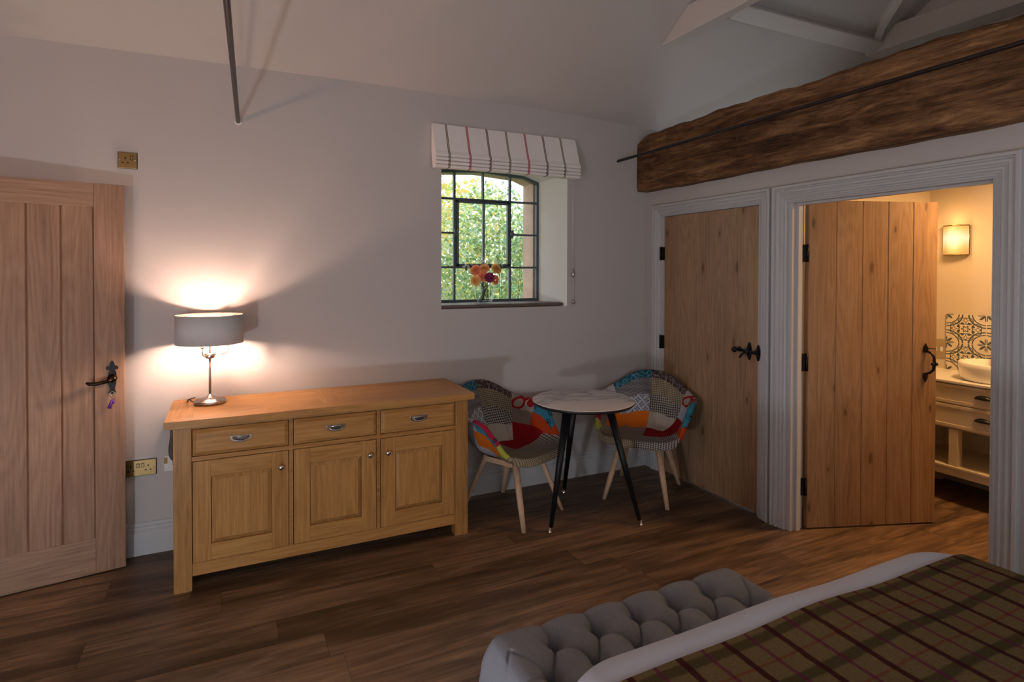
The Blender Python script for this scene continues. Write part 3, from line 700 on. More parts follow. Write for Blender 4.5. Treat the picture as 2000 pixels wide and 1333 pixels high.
rt = thing('tie_rod', 'dark metal tie rod entering the wall above the lamp', 'rod', (0, 0, 0))
mb = MB(); mb.tube([(-2.963, 0.002, 2.414), (-3.014, -1.6, 2.44), (-3.03, YF+.02, 2.47)], 0.0115, 12); mb.build('rod', M['rod'], rt)
mb = MB(); mb.lathe([(0.012, 0), (0.019, 0.002), (0.020, 0.006), (0.012, 0.008)], (-2.963, -0.0085, 2.414), 16, M=Matrix.Rotation(-PI/2, 3, 'X')); mb.build('collar', M['white'], rt)
# tie beam dying into the slope
mb = MB(); xb0, xb1 = -0.365, -0.300
zlow, zup = 3.088, 3.262
ya = -(zlow-eave(-.33))/SL; yb = -(zup-eave(-.33))/SL
mb.hexa([(xb0, ya, zlow), (xb1, ya, zlow), (xb1, YF+0.6, zlow), (xb0, YF+0.6, zlow), (xb0, yb, zup), (xb1, yb, zup), (xb1, YF+0.85, zup), (xb0, YF+0.85, zup)])
tag(mb.build('roof_tie_beam', M['white_wood'], bevel=0.006), 'white painted tie beam ending in a point against the sloping ceiling', 'beam')
# purlin along the slope
dn = Vector((0, -SL, -1)).normalized(); al = Vector((0, -1, SL)).normalized()
def purl(x, a, b): q_ = Vector((x, -0.865, slope_z(x, -0.865))); return q_+al*a-Vector((0, dn.y, dn.z))*(-b)
mb = MB(); vs = []
for (a, b) in ((0, 0.0), (0, 0.055), (0.115, 0.055), (0.115, 0.0)):
    vs.append(purl(-0.05, a, b))
for (a, b) in ((0, 0.0), (0, 0.055), (0.115, 0.055), (0.115, 0.0)):
    vs.append(purl(1.50, a, b))
mb.hexa(vs); tag(mb.build('roof_purlin', M['white_wood'], bevel=0.008), 'white painted purlin between the tie beam and the far gable', 'beam')
mb = MB(); mb.box((1.44, -0.835, 3.238), (1.62, YF+0.9, 3.40)); mb.box((1.55, -0.95, 3.40), (1.62, YF+1.0, 3.55))
tag(mb.build('gable_tie_beam', M['white_wood'], bevel=0.005), 'white painted horizontal timber just above the old beam at far gable', 'beam')
mb = MB(); pts = [(1.500, -0.845, 3.235), (1.49, -0.87, 3.285), (1.30, -1.05, 3.375), (1.16, -1.30, 3.53), (1.0, -1.62, 3.73)]
for a, b in zip(pts, pts[1:]): mb.bar(a, b, 0.055, 0.075)
tag(mb.build('roof_strut', M['white_wood'], bevel=0.003), 'short white painted strut rising from the purlin end', 'beam')

# ------------------------------------------------------------------ doors
def ledged(parent, width, height, thick, mat, cuts, name='planks'):
    m = MB(); g_ = 0.0035
    for a, b in zip(cuts, cuts[1:]):
        pr_ = [(a, 0), (a, thick), (b, thick), (b, 0), (b-g_, -0.0), (b-g_, 0)]
        # plank with chamfered long edges on the show face (local -Y)
        poly = [(a+.0004, thick), (a+.0004, g_), (a+g_, 0), (b-g_, 0), (b-.0004, g_), (b-.0004, thick)]
        m.prism(poly, 0.0, height, 'Z')
    return m.build(name, mat, parent)
# closet door: local x runs along -Y of the world
d2 = thing('door_2', 'closed knotty oak plank closet door behind the chair', 'door', (0.012, -0.203, 0.012), R(-90), kind='structure')
ledged(d2, 0.895, 1.962, 0.035, M['oak_knot'], [0, 0.154, 0.352, 0.512, 0.718, 0.895])
for z in (1.68, 1.0, 0.25):
    mb = MB(); mb.box((-0.024, -0.028, z-0.05), (0.006, -0.003, z+0.05)); mb.tube([(-0.008, -0.032, z-0.052), (-0.008, -0.032, z+0.052)], 0.007, 10)
    mb.build('hinge', M['iron'], d2)
lt = MB(); zz = 1.028
lt.sphere((0.742, -0.050, zz+.004), 0.018); lt.lathe([(0.006, 0), (0.018, 0.003), (0.014, 0.012), (0.006, 0.016)], (0.742, -0.001, zz+.004), 14, M=Matrix.Rotation(PI/2, 3, 'X'))
lt.tube([(0.742, -0.045, zz+.003), (0.742, -0.005, zz+.003)], 0.008, 8)
lt.bar((0.742, -0.012, zz+.003), (0.905, -0.020, zz-.006), 0.010, 0.017)
o = lt.build('latch_bar', M['iron'], d2, bevel=0.001)
mb = MB(); mb.prism([(0.822+0.017*math.cos(a), zz+0.058*math.sin(a)) for a in [2*PI*k/16 for k in range(16)]], -0.006, 0.001, 'Y'); mb.sphere((0.822, -0.022, zz), 0.014, sc=(.8, .8, 1.9)); mb.build('backplate', M['iron'], d2)
mb = MB(); mb.tube([(0.80, -0.012, zz-.006), (0.79, -0.03, zz-.02), (0.775, -0.04, zz-.045)], [0.005, 0.006, 0.007], 8); mb.build('thumb_lever', M['iron'], d2)
mb = MB(); mb.prism([(0.918+0.014*math.cos(a), zz+0.052*math.sin(a)) for a in [2*PI*k/16 for k in range(16)]], -0.036, -0.029, 'Y'); mb.box((0.905, -0.052, zz-0.012), (0.925, -0.030, zz+0.02)); mb.build('keeper', M['iron'], d2, bevel=0.001)
# bathroom door, open into the bathroom
dv = Vector((0.896-0.102, -1.653+1.367, 0)); d3 = thing('door_3', 'open golden oak plank door swung into the bathroom', 'door', (0.110, -1.372, 0.010), math.atan2(dv.y, dv.x), kind='structure')
ledged(d3, 0.842, 1.972, 0.038, M['oak_knot'], [0, 0.178, 0.348, 0.515, 0.680, 0.842])
for z in (1.655, 1.00, 0.25):
    mb = MB(); mb.box((-0.052, 0.0, z-0.052), (-0.004, 0.006, z+0.052)); mb.tube([(-0.010, -0.004, z-.053), (-0.010, -0.004, z+.053)], 0.007, 10)
    mb.build('hinge', M['iron'], d3)
hn = thing('pull_handle', None, None); hn.parent = d3
HZ = 0.985; HX = 0.765
mb = MB()
for sgn, zc in ((1, HZ+0.082), (-1, HZ-0.078)):
    poly = [(HX, zc+sgn*0.040), (HX-0.014, zc+sgn*0.016), (HX-0.017, zc-sgn*0.006), (HX-0.010, zc-sgn*0.018), (HX, zc-sgn*0.014), (HX+0.010, zc-sgn*0.018), (HX+0.017, zc-sgn*0.006), (HX+0.014, zc+sgn*0.016)]
    mb.prism(poly, -0.005, 0.001, 'Y')
mb.build('handle_plate', M['iron'], hn)
mb = MB(); mb.tube([(HX+.004, -0.004, HZ+0.072), (HX+.012, -0.030, HZ+0.066), (HX+.018, -0.045, HZ+0.045), (HX+.018, -0.050, HZ), (HX+.016, -0.045, HZ-0.035), (HX+.010, -0.028, HZ-0.055), (HX+.002, -0.004, HZ-0.065)], [0.006, 0.007, 0.0075, 0.010, 0.0085, 0.007, 0.006], 10)
mb.sphere((HX+.030, -0.050, HZ), 0.011); mb.sphere((HX+.006, -0.050, HZ), 0.010); mb.tube([(HX+.01, -0.002, HZ+.09), (HX+.014, -0.03, HZ+.092), (HX+.040, -0.035, HZ+.092)], 0.0032, 6)
mb.build('grip', M['iron'], hn)
# oak panelled door standing open against the back wall
p0, p1 = Vector((-4.275, -0.262, 0.008)), Vector((-3.500, -0.140, 0.008)); dd = p1-p0
d1 = thing('door_1', 'pale oak panelled door standing open at far left', 'door', p0, math.atan2(dd.y, dd.x), kind='structure')
W = dd.length; TH = 0.040
for xs in (0, W-0.128): MB().box((xs, 0, 0), (xs+0.128, TH, 1.985)).build('stile', M['oak_pale'], d1, bevel=0.0025)
for zs, zh in ((0, 0.182), (1.866, 1.985)): MB().box((0.128, 0.0004, zs), (W-0.128, TH, zh)).build('rail', M['oak_pale_x'], d1, bevel=0.0015)
mb = MB(); xa, xb_ = 0.128, W-0.128; nb = 4; pw = (xb_-xa)/nb; g_ = 0.006
for i in range(nb):
    a, b = xa+i*pw, xa+(i+1)*pw
    mb.prism([(a+.0004, TH-.01), (a+.0004, 0.006+g_), (a+g_, 0.006), (b-g_, 0.006), (b-.0004, 0.006+g_), (b-.0004, TH-.01)], 0.182, 1.866, 'Z')
mb.build('panel', M['oak_pale'], d1)
kx = W-0.055; kz = 0.985
def PX(a, b): return (kx+a, kz+b)
flr = [(0, .098), (.007, .088), (.012, .075), (.010, .066), (.018, .070), (.026, .064), (.026, .054), (.020, .049), (.012, .052), (.014, .046), (.010, .042), (.016, .036), (.018, .015), (.018, -.02), (.011, -.045), (.012, -.058), (.019, -.070), (.008, -.068), (0, -.078)]
poly = [PX(a, b) for a, b in flr]+[PX(-a, b) for a, b in flr[-2:0:-1]]
hd = thing('door_handle', None, None); hd.parent = d1
mb = MB(); mb.prism(poly, -0.006, 0.001, 'Y'); mb.build('backplate', M['iron'], hd, bevel=0.001)
mb = MB(); mb.lathe([(0.022, 0), (0.022, 0.006), (0.014, 0.012), (0.011, 0.045), (0.001, 0.050)], (kx, -0.004, kz+.006), 18, M=Matrix.Rotation(PI/2, 3, 'X'))
mb.sphere((kx, -0.045, kz+.006), 0.018, sc=(1, .7, 1)); mb.tube([(kx, -0.046, kz+.004), (kx-.03, -0.050, kz-.004), (kx-.065, -0.048, kz-.010), (kx-.095, -0.046, kz-.008), (kx-.108, -0.042, kz-.002)], [0.011, 0.0085, 0.0095, 0.0085, 0.005], 10)
mb.build('lever', plain('oiled_bronze', (0.035, 0.018, 0.010), 0.25, 0.9), hd)
keyp = p0+Matrix.Rotation(math.atan2(dd.y, dd.x), 3, 'Z') @ Vector((kx, 0, 0))
ky = thing('door_key', 'small key with purple fob hanging from the left door lock', 'key', (keyp.x, keyp.y, kz-.055), math.atan2(dd.y, dd.x))
mb = MB(); mb.tube([(0, -0.004, 0), (0, -0.016, 0)], 0.003, 8); mb.tube([(0.010*math.cos(a), -0.018, -0.008+0.010*math.sin(a)) for a in [2*PI*k/16 for k in range(16)]], 0.002, 6, closed=True)
mb.tube([(0.013*math.cos(a), -0.019+.004*math.sin(a), -0.024+0.013*math.sin(a)) for a in [2*PI*k/18 for k in range(18)]], 0.0012, 6, closed=True); mb.build('key', M['nickel'], ky)
mb = MB(); mb.tube([(0, -0.018, -0.036), (-0.006, -0.020, -0.055), (-0.014, -0.018, -0.082)], [0.003, 0.006, 0.009], 8); mb.tube([(0.002, -0.018, -0.036), (0.006, -0.018, -0.060)], [0.003, 0.006], 8); mb.build('fob', plain('purple_fob', (0.12, 0.03, 0.28), 0.5), ky)

# ------------------------------------------------------------------ sockets
def socket(label, x0, x1, z0, z1, double):
    o = thing('wall_socket', label, 'socket', ((x0+x1)/2, 0, (z0+z1)/2)); w_ = (x1-x0)/2; h = (z1-z0)/2
    m = MB(); m.box((-w_, -0.006, -h), (w_, 0, h)); m.build('back_gasket', M['black'], o)
    m = MB(); m.box((-w_+.0015, -0.011, -h+.0015), (w_-.0015, -0.006, h-.0015)); m.build('face_plate', M['brass'], o, bevel=0.002)
    cs = [(-0.045, 1), (0.035, -1)] if double else [(-0.010, 0)]
    m = MB(); m2 = MB()
    for cx, sd in cs:
        m.box((cx-.0035, -0.0116, .006), (cx+.0035, -0.0108, .015)); m.box((cx-.016, -0.0116, -.016), (cx-.007, -0.0108, -.0095)); m.box((cx+.007, -0.0116, -.016), (cx+.016, -0.0108, -.0095))
    sw = [(-0.012,), (0.010,)] if double else [(0.019,)]
    for i, (sx,) in enumerate(sw):
        m.box((sx-.0075, -0.0118, .003), (sx+.0075, -0.0108, .026)); m2.box((sx-.005, -0.0145, .006), (sx+.005, -0.0118, .023))
    m.build('pin_slot', M['socketdark'], o)
    m2.build('rocker_switch', M['brass'], o, bevel=0.001)
    for sx in ((-w_+.010), (w_-.010)): MB().sphere((sx, -0.011, 0), 0.0035, 8, 6, sc=(1, .5, 1)).build('screw', M['chrome'], o)
    return o
socket('brass single socket high on the wall above the left door', -3.546, -3.456, 2.100, 2.188, False)
socket('brass double socket low on the wall between left door and sideboard', -3.523, -3.375, 0.432, 0.520, True)
# wall plate with coiled cable beside the sideboard
wp = thing('cable_outlet_plate', 'white wall plate half hidden behind the sideboard leg', 'wall plate', (-3.265, 0, 0.482))
mb = MB(); mb.box((-0.075, -0.008, -0.043), (0.075, 0, 0.043)); mb.build('plate', M['white'], wp, bevel=0.002)
mb = MB(); mb.box((-0.0745, -0.0088, 0.0), (-0.058, -0.0078, 0.034)); mb.build('sticker', plain('ochre_sticker', (0.35, 0.22, 0.05), 0.6), wp)
mb = MB()
for k in range(4):
    cx = -3.300+0.004*k; pts = [(cx+0.013*math.cos(a)+.004*math.sin(k)+.004*math.sin(3*a+k), -0.020-0.004*k, 0.585+0.085*math.sin(a)-0.008*k) for a in [2*PI*j/20 for j in range(20)]]
    mb.tube(pts, 0.0035, 6, closed=True)
mb.tube([(-3.285, -0.02, 0.665), (-3.283, -0.03, 0.72), (-3.28, -0.03, 0.78)], 0.003, 6)
tag(mb.build('coiled_cable', plain('grey_cable', (0.10, 0.095, 0.09), 0.5)), 'dark coiled cable hanging behind the left end of the sideboard', 'cable')

# ------------------------------------------------------------------ sideboard
sb = thing('sideboard', 'long golden oak sideboard with three drawers and three doors', 'sideboard', (-3.255, -0.541, 0))
SW, SD, SH = 1.507, 0.500, 0.800        # local x 0..SW, y 0..SD (towards the wall)
G, GX, GY = M['oak_gold'], M['oak_gold_x'], M['oak_gold_y']
mb = MB(); tx0, tx1, ty0, ty1 = -0.036, SW+0.033, -0.024, SD+0.006; z0, z1 = SH-0.001, 0.835
bw = 0.072; bx = 0.115
mb.box((tx0, ty0, z0), (tx1, ty0+bw, z1), 0); mb.box((tx0, ty1-bw, z0), (tx1, ty1, z1), 0)
mb.box((tx0, ty0+bw, z0), (tx0+bx, ty1-bw, z1-.0003), 1); mb.box((tx1-bx, ty0+bw, z0), (tx1, ty1-bw, z1-.0003), 1)
mx = (tx0+tx1)/2; mb.box((mx-0.050, ty0+bw, z0), (mx+0.050, ty1-bw, z1-.0003), 1)
for a, b in ((tx0+bx, mx-0.050), (mx+0.050, tx1-bx)):
    n_ = 3; hgt = (ty1-ty0-2*bw)/n_
    for i in range(n_): mb.box((a, ty0+bw+i*hgt, z0), (b, ty0+bw+(i+1)*hgt, z1-.0006), 0)
mb.build('top', [GX, GY], sb, bevel=0.0015, seg=1)
for (lx, ly) in ((0, 0), (SW-0.078, 0), (0, SD-0.07), (SW-0.078, SD-0.07)):
    mb = MB(); mb.box((lx, ly, 0), (lx+0.078, ly+0.07, SH-.001)); mb.build('leg', G, sb, bevel=0.002)
mb = MB(); e = 0.006
mb.box((0.078, 0.004, 0.785), (SW-0.078, 0.03, SH-.001)); mb.box((0.078, 0.004, 0.628), (SW-0.078, 0.03, 0.650)); mb.box((0.078, 0.004, 0.070), (SW-0.078, 0.03, 0.131))
for x in (0.518, 0.970): mb.box((x, 0.0042, 0.131), (x+0.021, 0.03, 0.785))
mb.box((0.01, 0.07, 0.07), (0.03, SD-0.07, SH-.002)); mb.box((SW-0.03, 0.07, 0.07), (SW-0.01, SD-0.07, SH-.002)); mb.box((0.02, SD-0.02, 0.07), (SW-0.02, SD-0.01, SH-.002)); mb.box((0.02, 0.03, 0.075), (SW-0.02, SD-0.02, 0.09))
mb.build('carcass', GX, sb, bevel=0.0012, seg=1)
bays = [(0.0785, 0.5175), (0.5395, 0.9695), (0.9915, SW-0.0785)]
for i, (a, b) in enumerate(bays):
    a += 0.0025; b -= 0.0025
    dr = thing('drawer', None, None); dr.parent = sb
    z0, z1 = 0.6525, 0.7825; c_ = 0.018
    m = MB(); vs = [(a, 0.012, z0), (b, 0.012, z0), (b, 0.012, z1), (a, 0.012, z1), (a, 0.006, z0), (b, 0.006, z0), (b, 0.006, z1), (a, 0.006, z1),
                    (a+c_, -0.006, z0+c_), (b-c_, -0.006, z0+c_), (b-c_, -0.006, z1-c_), (a+c_, -0.006, z1-c_)]
    m.add(vs, [(0, 3, 2, 1), (0, 1, 5, 4), (1, 2, 6, 5), (2, 3, 7, 6), (3, 0, 4, 7), (4, 5, 9, 8), (5, 6, 10, 9), (6, 7, 11, 10), (7, 4, 8, 11), (8, 9, 10, 11)]); m.box((a+.01, 0.012, z0+.01), (b-.01, 0.30, z1-.02))
    m.build('drawer_front', GX, dr, bevel=0.0008, seg=1)
    hx = (a+b)/2-.004; hz = 0.7185; m = MB()
    # recessed cup handle: flanged plate, dark recess and hanging bail
    hw = 0.050
    outl = [(hx-hw, hz+.018)]+[(hx-hw*math.cos(t_), hz+.006-0.024*math.sin(t_)) for t_ in [PI*k/10 for k in range(0, 11)]]+[(hx+hw, hz+.018)]
    m.prism(outl, -0.0095, -0.005, 'Y'); o = m.build('cup_handle', M['nickel'], dr, bevel=0.0015)
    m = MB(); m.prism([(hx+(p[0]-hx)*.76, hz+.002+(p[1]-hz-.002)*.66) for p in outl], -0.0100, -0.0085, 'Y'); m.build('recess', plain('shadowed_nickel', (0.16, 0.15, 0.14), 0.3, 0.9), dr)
    m = MB(); m.tube([(hx-hw*.72, -0.013, hz+.009), (hx-hw*.5, -0.018, hz-.006), (hx, -0.021, hz-.011), (hx+hw*.5, -0.018, hz-.006), (hx+hw*.72, -0.013, hz+.009)], 0.0042, 8); m.tube([(hx-hw*.72, -0.012, hz+.010), (hx+hw*.72, -0.012, hz+.010)], 0.0035, 8); m.build('bail', M['nickel'], dr)
    # cupboard door
    dr = thing('cupboard_door', None, None); dr.parent = sb
    z0, z1 = 0.1335, 0.6255; st = 0.079; yf = 0.001
    for xs in (a, b-st): MB().box((xs, yf, z0), (xs+st, 0.022, z1)).build('stile', G, dr, bevel=0.0012, seg=1)
    for zs, zh in ((z0, z0+0.082), (z1-0.078, z1)): MB().box((a+st, yf+.0003, zs), (b-st, 0.022, zh)).build('rail', GX, dr, bevel=0.0012, seg=1)
    m = MB(); pa, pb, pz0, pz1 = a+st+.001, b-st-.001, z0+0.083, z1-0.079; c_ = 0.020; n_ = 3
    ww = (pb-pa)/n_
    m.box((pa, 0.0115, pz0), (pb, 0.020, pz1))
    # raised field: bevels then boards
    m.add([(pa, 0.0105, pz0), (pb, 0.0105, pz0), (pb, 0.0105, pz1), (pa, 0.0105, pz1), (pa+c_, -0.0005, pz0+c_), (pb-c_, -0.0005, pz0+c_), (pb-c_, -0.0005, pz1-c_), (pa+c_, -0.0005, pz1-c_)],
          [(0, 1, 5, 4), (1, 2, 6, 5), (2, 3, 7, 6), (3, 0, 4, 7)])
    for k in range(n_):
        f0, f1 = pa+c_+(pb-pa-2*c_)*k/n_, pa+c_+(pb-pa-2*c_)*(k+1)/n_
        m.box((f0, -0.0006, pz0+c_), (f1, 0.008, pz1-c_))
    m.build('panel', G, dr)
    kx_ = (b-0.036) if i < 2 else a+0.036
    m = MB(); m.lathe([(0.001, -0.024), (0.011, -0.022), (0.0145, -0.016), (0.012, -0.010), (0.006, -0.007), (0.006, 0.002), (0.010, 0.003)], (kx_, 0, 0.547), 18, M=Matrix.Rotation(-PI/2, 3, 'X')); m.build('knob', M['nickel'], dr)

# ------------------------------------------------------------------ table lamp
lp = thing('table_lamp', 'nickel table lamp with oval grey drum shade on the sideboard', 'lamp', (-3.107, -0.195, 0.835))
mb = MB(); mb.lathe([(0.001, 0), (0.076, 0), (0.078, 0.002), (0.078, 0.017), (0.076, 0.0195), (0.061, 0.021), (0.059, 0.025), (0.040, 0.030), (0.018, 0.038), (0.009, 0.048), (0.001, 0.052)], (0, 0, 0), 48); mb.build('base', M['nickel'], lp)
mb = MB(); mb.tube([(0, 0, 0.045), (0, 0, 0.245)], 0.0062, 16); mb.lathe([(0.001, 0.238), (0.008, 0.240), (0.024, 0.246), (0.026, 0.250), (0.026, 0.270), (0.022, 0.274), (0.001, 0.276)], (0, 0, 0), 28); mb.tube([(0, 0, 0.27), (0, 0, 0.44)], 0.005, 10); mb.build('stem', M['nickel'], lp)
for ang in (R(8), R(130), R(248)):
    u = Vector((math.cos(ang), math.sin(ang), 0))
    mb = MB(); mbb = MB()
    mb.tube([u*0.024+Vector((0, 0, .262)), u*0.060+Vector((0, 0, .262)), u*0.080+Vector((0, 0, .268)), u*0.088+Vector((0, 0, .285)), u*0.088+Vector((0, 0, .315))], 0.0034, 8)
    mb.lathe([(0.004, 0.305), (0.013, 0.31), (0.013, 0.316), (0.008, 0.318), (0.008, 0.352), (0.001, 0.352)], u*0.088, 12)
    mbb.lathe([(0.001, 0.352), (0.008, 0.356), (0.0105, 0.368), (0.007, 0.385), (0.001, 0.398)], u*0.088, 12)
    mb.build('arm', M['nickel'], lp); mbb.build('bulb', M['bulb'], lp)
t = NT('grey_linen_shade', 0.85, 0, 0.1); c = t.coord(); nz = t.noise(t.mapping(c, (60, 60, 900)), 1.0, 3); nz2 = t.noise(t.mapping(c, (500, 500, 30)), 1.0, 3)
t.base(t.mix(t.math('MULTIPLY', t.math('ADD', nz, nz2), 0.5), (0.42, 0.425, 0.44), (0.64, 0.64, 0.655))); t.bump(nz, 0.3, 0.0008)
t2 = plain('copper_lining', (0.74, 0.50, 0.40), 0.42, 0.75)
mb = MB(); mb.lathe([(0.163, 0.326), (0.165, 0.326), (0.165, 0.480), (0.163, 0.480)], (0, 0, 0), 72, 0); mb.lathe([(0.163, 0.480), (0.1618, 0.479), (0.1618, 0.327), (0.163, 0.326)], (0, 0, 0), 72, 1)
mb.build('lamp_shade', [t.m, t2], lp, recalc=False)
mb = MB()
for k in range(3):
    a = R(30+120*k); mb.tube([(0, 0, 0.44), (0.161*math.cos(a), 0.161*math.sin(a), 0.474)], 0.0015, 6)
mb.build('shade_carrier', M['nickel'], lp)
mb = MB(); mb.tube([(-0.074, 0.02, 0.008), (-0.088, 0.024, 0.012), (-0.098, 0.028, 0.026), (-0.106, 0.04, 0.020), (-0.112, 0.07, 0.004), (-0.10, 0.15, 0.0035), (-0.08, 0.172, 0.0035)], 0.003, 8); mb.build('flex', M['black'], lp)

# ------------------------------------------------------------------ bistro table
tb = thing('bistro_table', 'small round marble topped table with black splayed legs', 'table', (-0.998, -0.622, 0))
mb = MB(); mb.lathe([(0.001, 0.7425), (0.318, 0.7425), (0.323, 0.739)], (0, 0, 0), 96, 0, False); mb.lathe([(0.323, 0.739), (0.323, 0.730), (0.310, 0.719), (0.001, 0.719)], (0, 0, 0), 96, 1, False)
mb.build('table_top', [M['marble'], M['legrim']], tb, recalc=True)
mb = MB(); mb.lathe([(0.001, 0.7185), (0.17, 0.7185), (0.17, 0.708), (0.001, 0.708)], (0, 0, 0), 40, 0, False); mb.build('mounting_plate', M['tableleg'], tb)
for fx_, fy_ in ((-1.304, -0.739), (-0.749, -0.890), (-0.906, -0.235)):
    d = Vector((fx_+0.998, fy_+0.622, 0)); L_ = d.length; u = d.normalized()
    m = MB(); m.tube([u*0.165+Vector((0, 0, .712)), u*(L_*0.97)+Vector((0, 0, .03))], [0.0255, 0.0125], 20); lg = m.build('leg', M['tableleg'], tb)
    m = MB(); m.lathe([(0.001, 0), (0.013, 0), (0.014, 0.005), (0.008, 0.010), (0.005, 0.030), (0.001, 0.032)], u*L_, 16); m.build('levelling_foot', M['chrome'], lg)

# ------------------------------------------------------------------ patchwork armchairs
def smooth_interp(keys, x):
    for (a, va), (b, vb_) in zip(keys, keys[1:]):
        if x <= b:
            i = keys.index((a, va)); p_ = keys[max(0, i-1)]; n_ = keys[min(len(keys)-1, i+2)]
            t_ = (x-a)/(b-a); out = []
            for j in range(len(va)):
                m0 = (vb_[j]-p_[1][j])/((b-p_[0]) or 1)*(b-a); m1 = (n_[1][j]-va[j])/((n_[0]-a) or 1)*(b-a)
                if i == 0: m0 = 0 if keys[0][0] == 0 else m0
                h = t_*t_*(3-2*t_); out.append((2*t_**3-3*t_**2+1)*va[j]+(t_**3-2*t_**2+t_)*m0+(-2*t_**3+3*t_**2)*vb_[j]+(t_**3-t_**2)*m1)
            return out
    return list(keys[-1][1])
RIM = [(0, (0.0, 0.295, 0.442)), (22, (0.135, 0.290, 0.442)), (42, (0.232, 0.248, 0.447)), (56, (0.276, 0.180, 0.475)), (68, (0.294, 0.115, 0.560)), (80, (0.306, 0.050, 0.640)), (93, (0.312, -0.020, 0.672)),
       (106, (0.312, -0.095, 0.680)), (119, (0.288, -0.165, 0.695)), (133, (0.232, -0.225, 0.735)), (148, (0.160, -0.275, 0.790)), (164, (0.080, -0.308, 0.822)), (180, (0.0, -0.315, 0.830))]
def rim(phi):
    a = abs(phi); x, y_, z = smooth_interp(RIM, a); return Vector((x if phi >= 0 else -x, y_, z))
ZS = 0.405
def shell_pt(phi, t_):
    r_ = rim(phi); a = abs(phi); c0 = Vector((0, 0.02, ZS))
    d = Vector((r_.x, r_.y-0.02, 0)); Hh = r_.z-ZS
    k1 = 0.62; k2 = 0.86 if a > 50 else 0.9
    if a > 135: k2 = 0.74; k1 = 0.55
    P1 = c0+d*k1; P2 = c0+d*k2+Vector((0, 0, Hh*(0.10 if a > 50 else 0.7)))
    P3 = Vector((r_.x, r_.y, r_.z))
    s_ = t_
    p_ = c0*(1-s_)**3+P1*3*s_*(1-s_)**2+P2*3*s_*s_*(1-s_)+P3*s_**3
    if t_ > 0.9:    # rolled rim
        q_ = (t_-0.9)/0.1; o_ = d.normalized()
        flare = 0.030 if 70 < a < 128 else 0.012
        if a <= 52: p_ = p_+Vector((0, 0, -0.052*q_**1.5))+o_*0.010*math.sin(q_*PI/2)
        else: p_ = p_+o_*flare*q_*q_-Vector((0, 0, 0.012*q_*q_))
    return p_
def build_chair(label, loc, ang, side='grey'):
    ch = thing('patchwork_armchair', label, 'chair', (loc[0], loc[1], 0), ang-PI/2, group='patchwork armchairs at the round table')
    NP, NTt = 144, 40
    inner_names = ['teal', 'brown', 'basket', 'check', 'diamond', 'hound', 'orange', 'cream', 'check', 'hound', 'taupe', 'red', 'redc', 'bluec', 'redor', side, 'whitel', 'crimson', 'lime', 'taupe', 'red', 'orange']
    outer_of = {0: 'teal', 1: 'brown', 2: 'grey', 3: 'cream', 4: 'grey', 5: 'cream', 6: 'grey', 7: 'cream', 8: 'check', 9: 'hound', 10: 'taupe', 11: 'taupe', 12: 'redc', 13: 'bluec', 14: 'orange', 15: 'grey', 16: 'grey', 17: 'bluec', 18: 'lime', 19: 'orange', 20: 'taupe', 21: 'orange'}
    vs = []; fs = []; mi = []; uvs = []
    ph = [-180+360*i/NP for i in range(NP)]
    for j in range(NTt+1):
        for p_ in ph: vs.append(shell_pt(p_, 0.02+0.98*(j/NTt)**0.9))
    def patch(phi, t_, P):
        R_ = phi > 0; a = abs(phi)
        if P.y > 0.035 and P.z < 0.462 and a < 76: return (8 if R_ else 9), 0
        if a > 128:
            if t_ > 0.935: return (0 if R_ else 1), 1
            if t_ > 0.79: return (2 if R_ else 3), 1
            if t_ > 0.62: return (4 if R_ else 5), 1
            if t_ > 0.30: return (6 if R_ else 7), 0
            return (10 if R_ else 11), 0
        if t_ > 0.66 and a >= 48:
            if R_ :
                if t_ > 0.86: return (16 if a > 96 else (17 if a > 66 else 18)), 2
                return (15 if a > 100 else (19 if a > 62 else 18)), 2
            if t_ > 0.84: return (12 if a > 98 else (13 if a > 66 else 14)), 2
            return (15 if a > 100 else 14), 2
        if t_ > 0.38 and a > 60: return (6 if R_ else 11), 0
        return (10 if R_ else 11), 0
    cache = {}
    for j in range(NTt):
        t_ = 0.02+0.98*((j+0.5)/NTt)**0.9
        for i in range(NP):
            i2 = (i+1) % NP; pc = ph[i]+180/NP
            if pc > 180: pc -= 360
            P = (vs[j*NP+i]+vs[(j+1)*NP+i2])/2
            pid, proj = patch(pc, t_, P); mi.append(pid)
            idx = (j*NP+i, j*NP+i2, (j+1)*NP+i2, (j+1)*NP+i); fs.append(idx)
            for q_ in idx:
                v_ = vs[q_]
                uvs.append((v_.x, v_.y-v_.z) if proj == 0 else ((v_.x, v_.z) if proj == 1 else (v_.y, v_.z)))
    vs.append(shell_pt(0, 0.0)); ci = len(vs)-1
    for i in range(NP):
        i2 = (i+1) % NP; fs.append((ci, i2, i)); mi.append(10 if ph[i] > 0 else 11)
        for q_ in (ci, i2, i): uvs.append((vs[q_].x, vs[q_].y))
    me = bpy.data.meshes.new('seat_shell'); me.from_pydata([tuple(v_) for v_ in vs], [], fs)
    for n_ in inner_names: me.materials.append(FB[n_])
    for k in range(len(inner_names)): me.materials.append(FB[outer_of[k]])
    me.polygons.foreach_set('material_index', mi); me.polygons.foreach_set('use_smooth', [True]*len(fs))
    uvl = me.uv_layers.new(name='UVMap'); uvl.data.foreach_set('uv', [c_ for q_ in uvs for c_ in q_])
    o = bpy.data.objects.new('seat_shell', me); COL.objects.link(o); o.parent = ch
    md = o.modifiers.new('solid', 'SOLIDIFY'); md.thickness = 0.030; md.offset = SOFF; md.use_rim = True; md.material_offset = len(inner_names); md.material_offset_rim = 0
    md2 = o.modifiers.new('sub', 'SUBSURF'); md2.levels = 1; md2.render_levels = 1
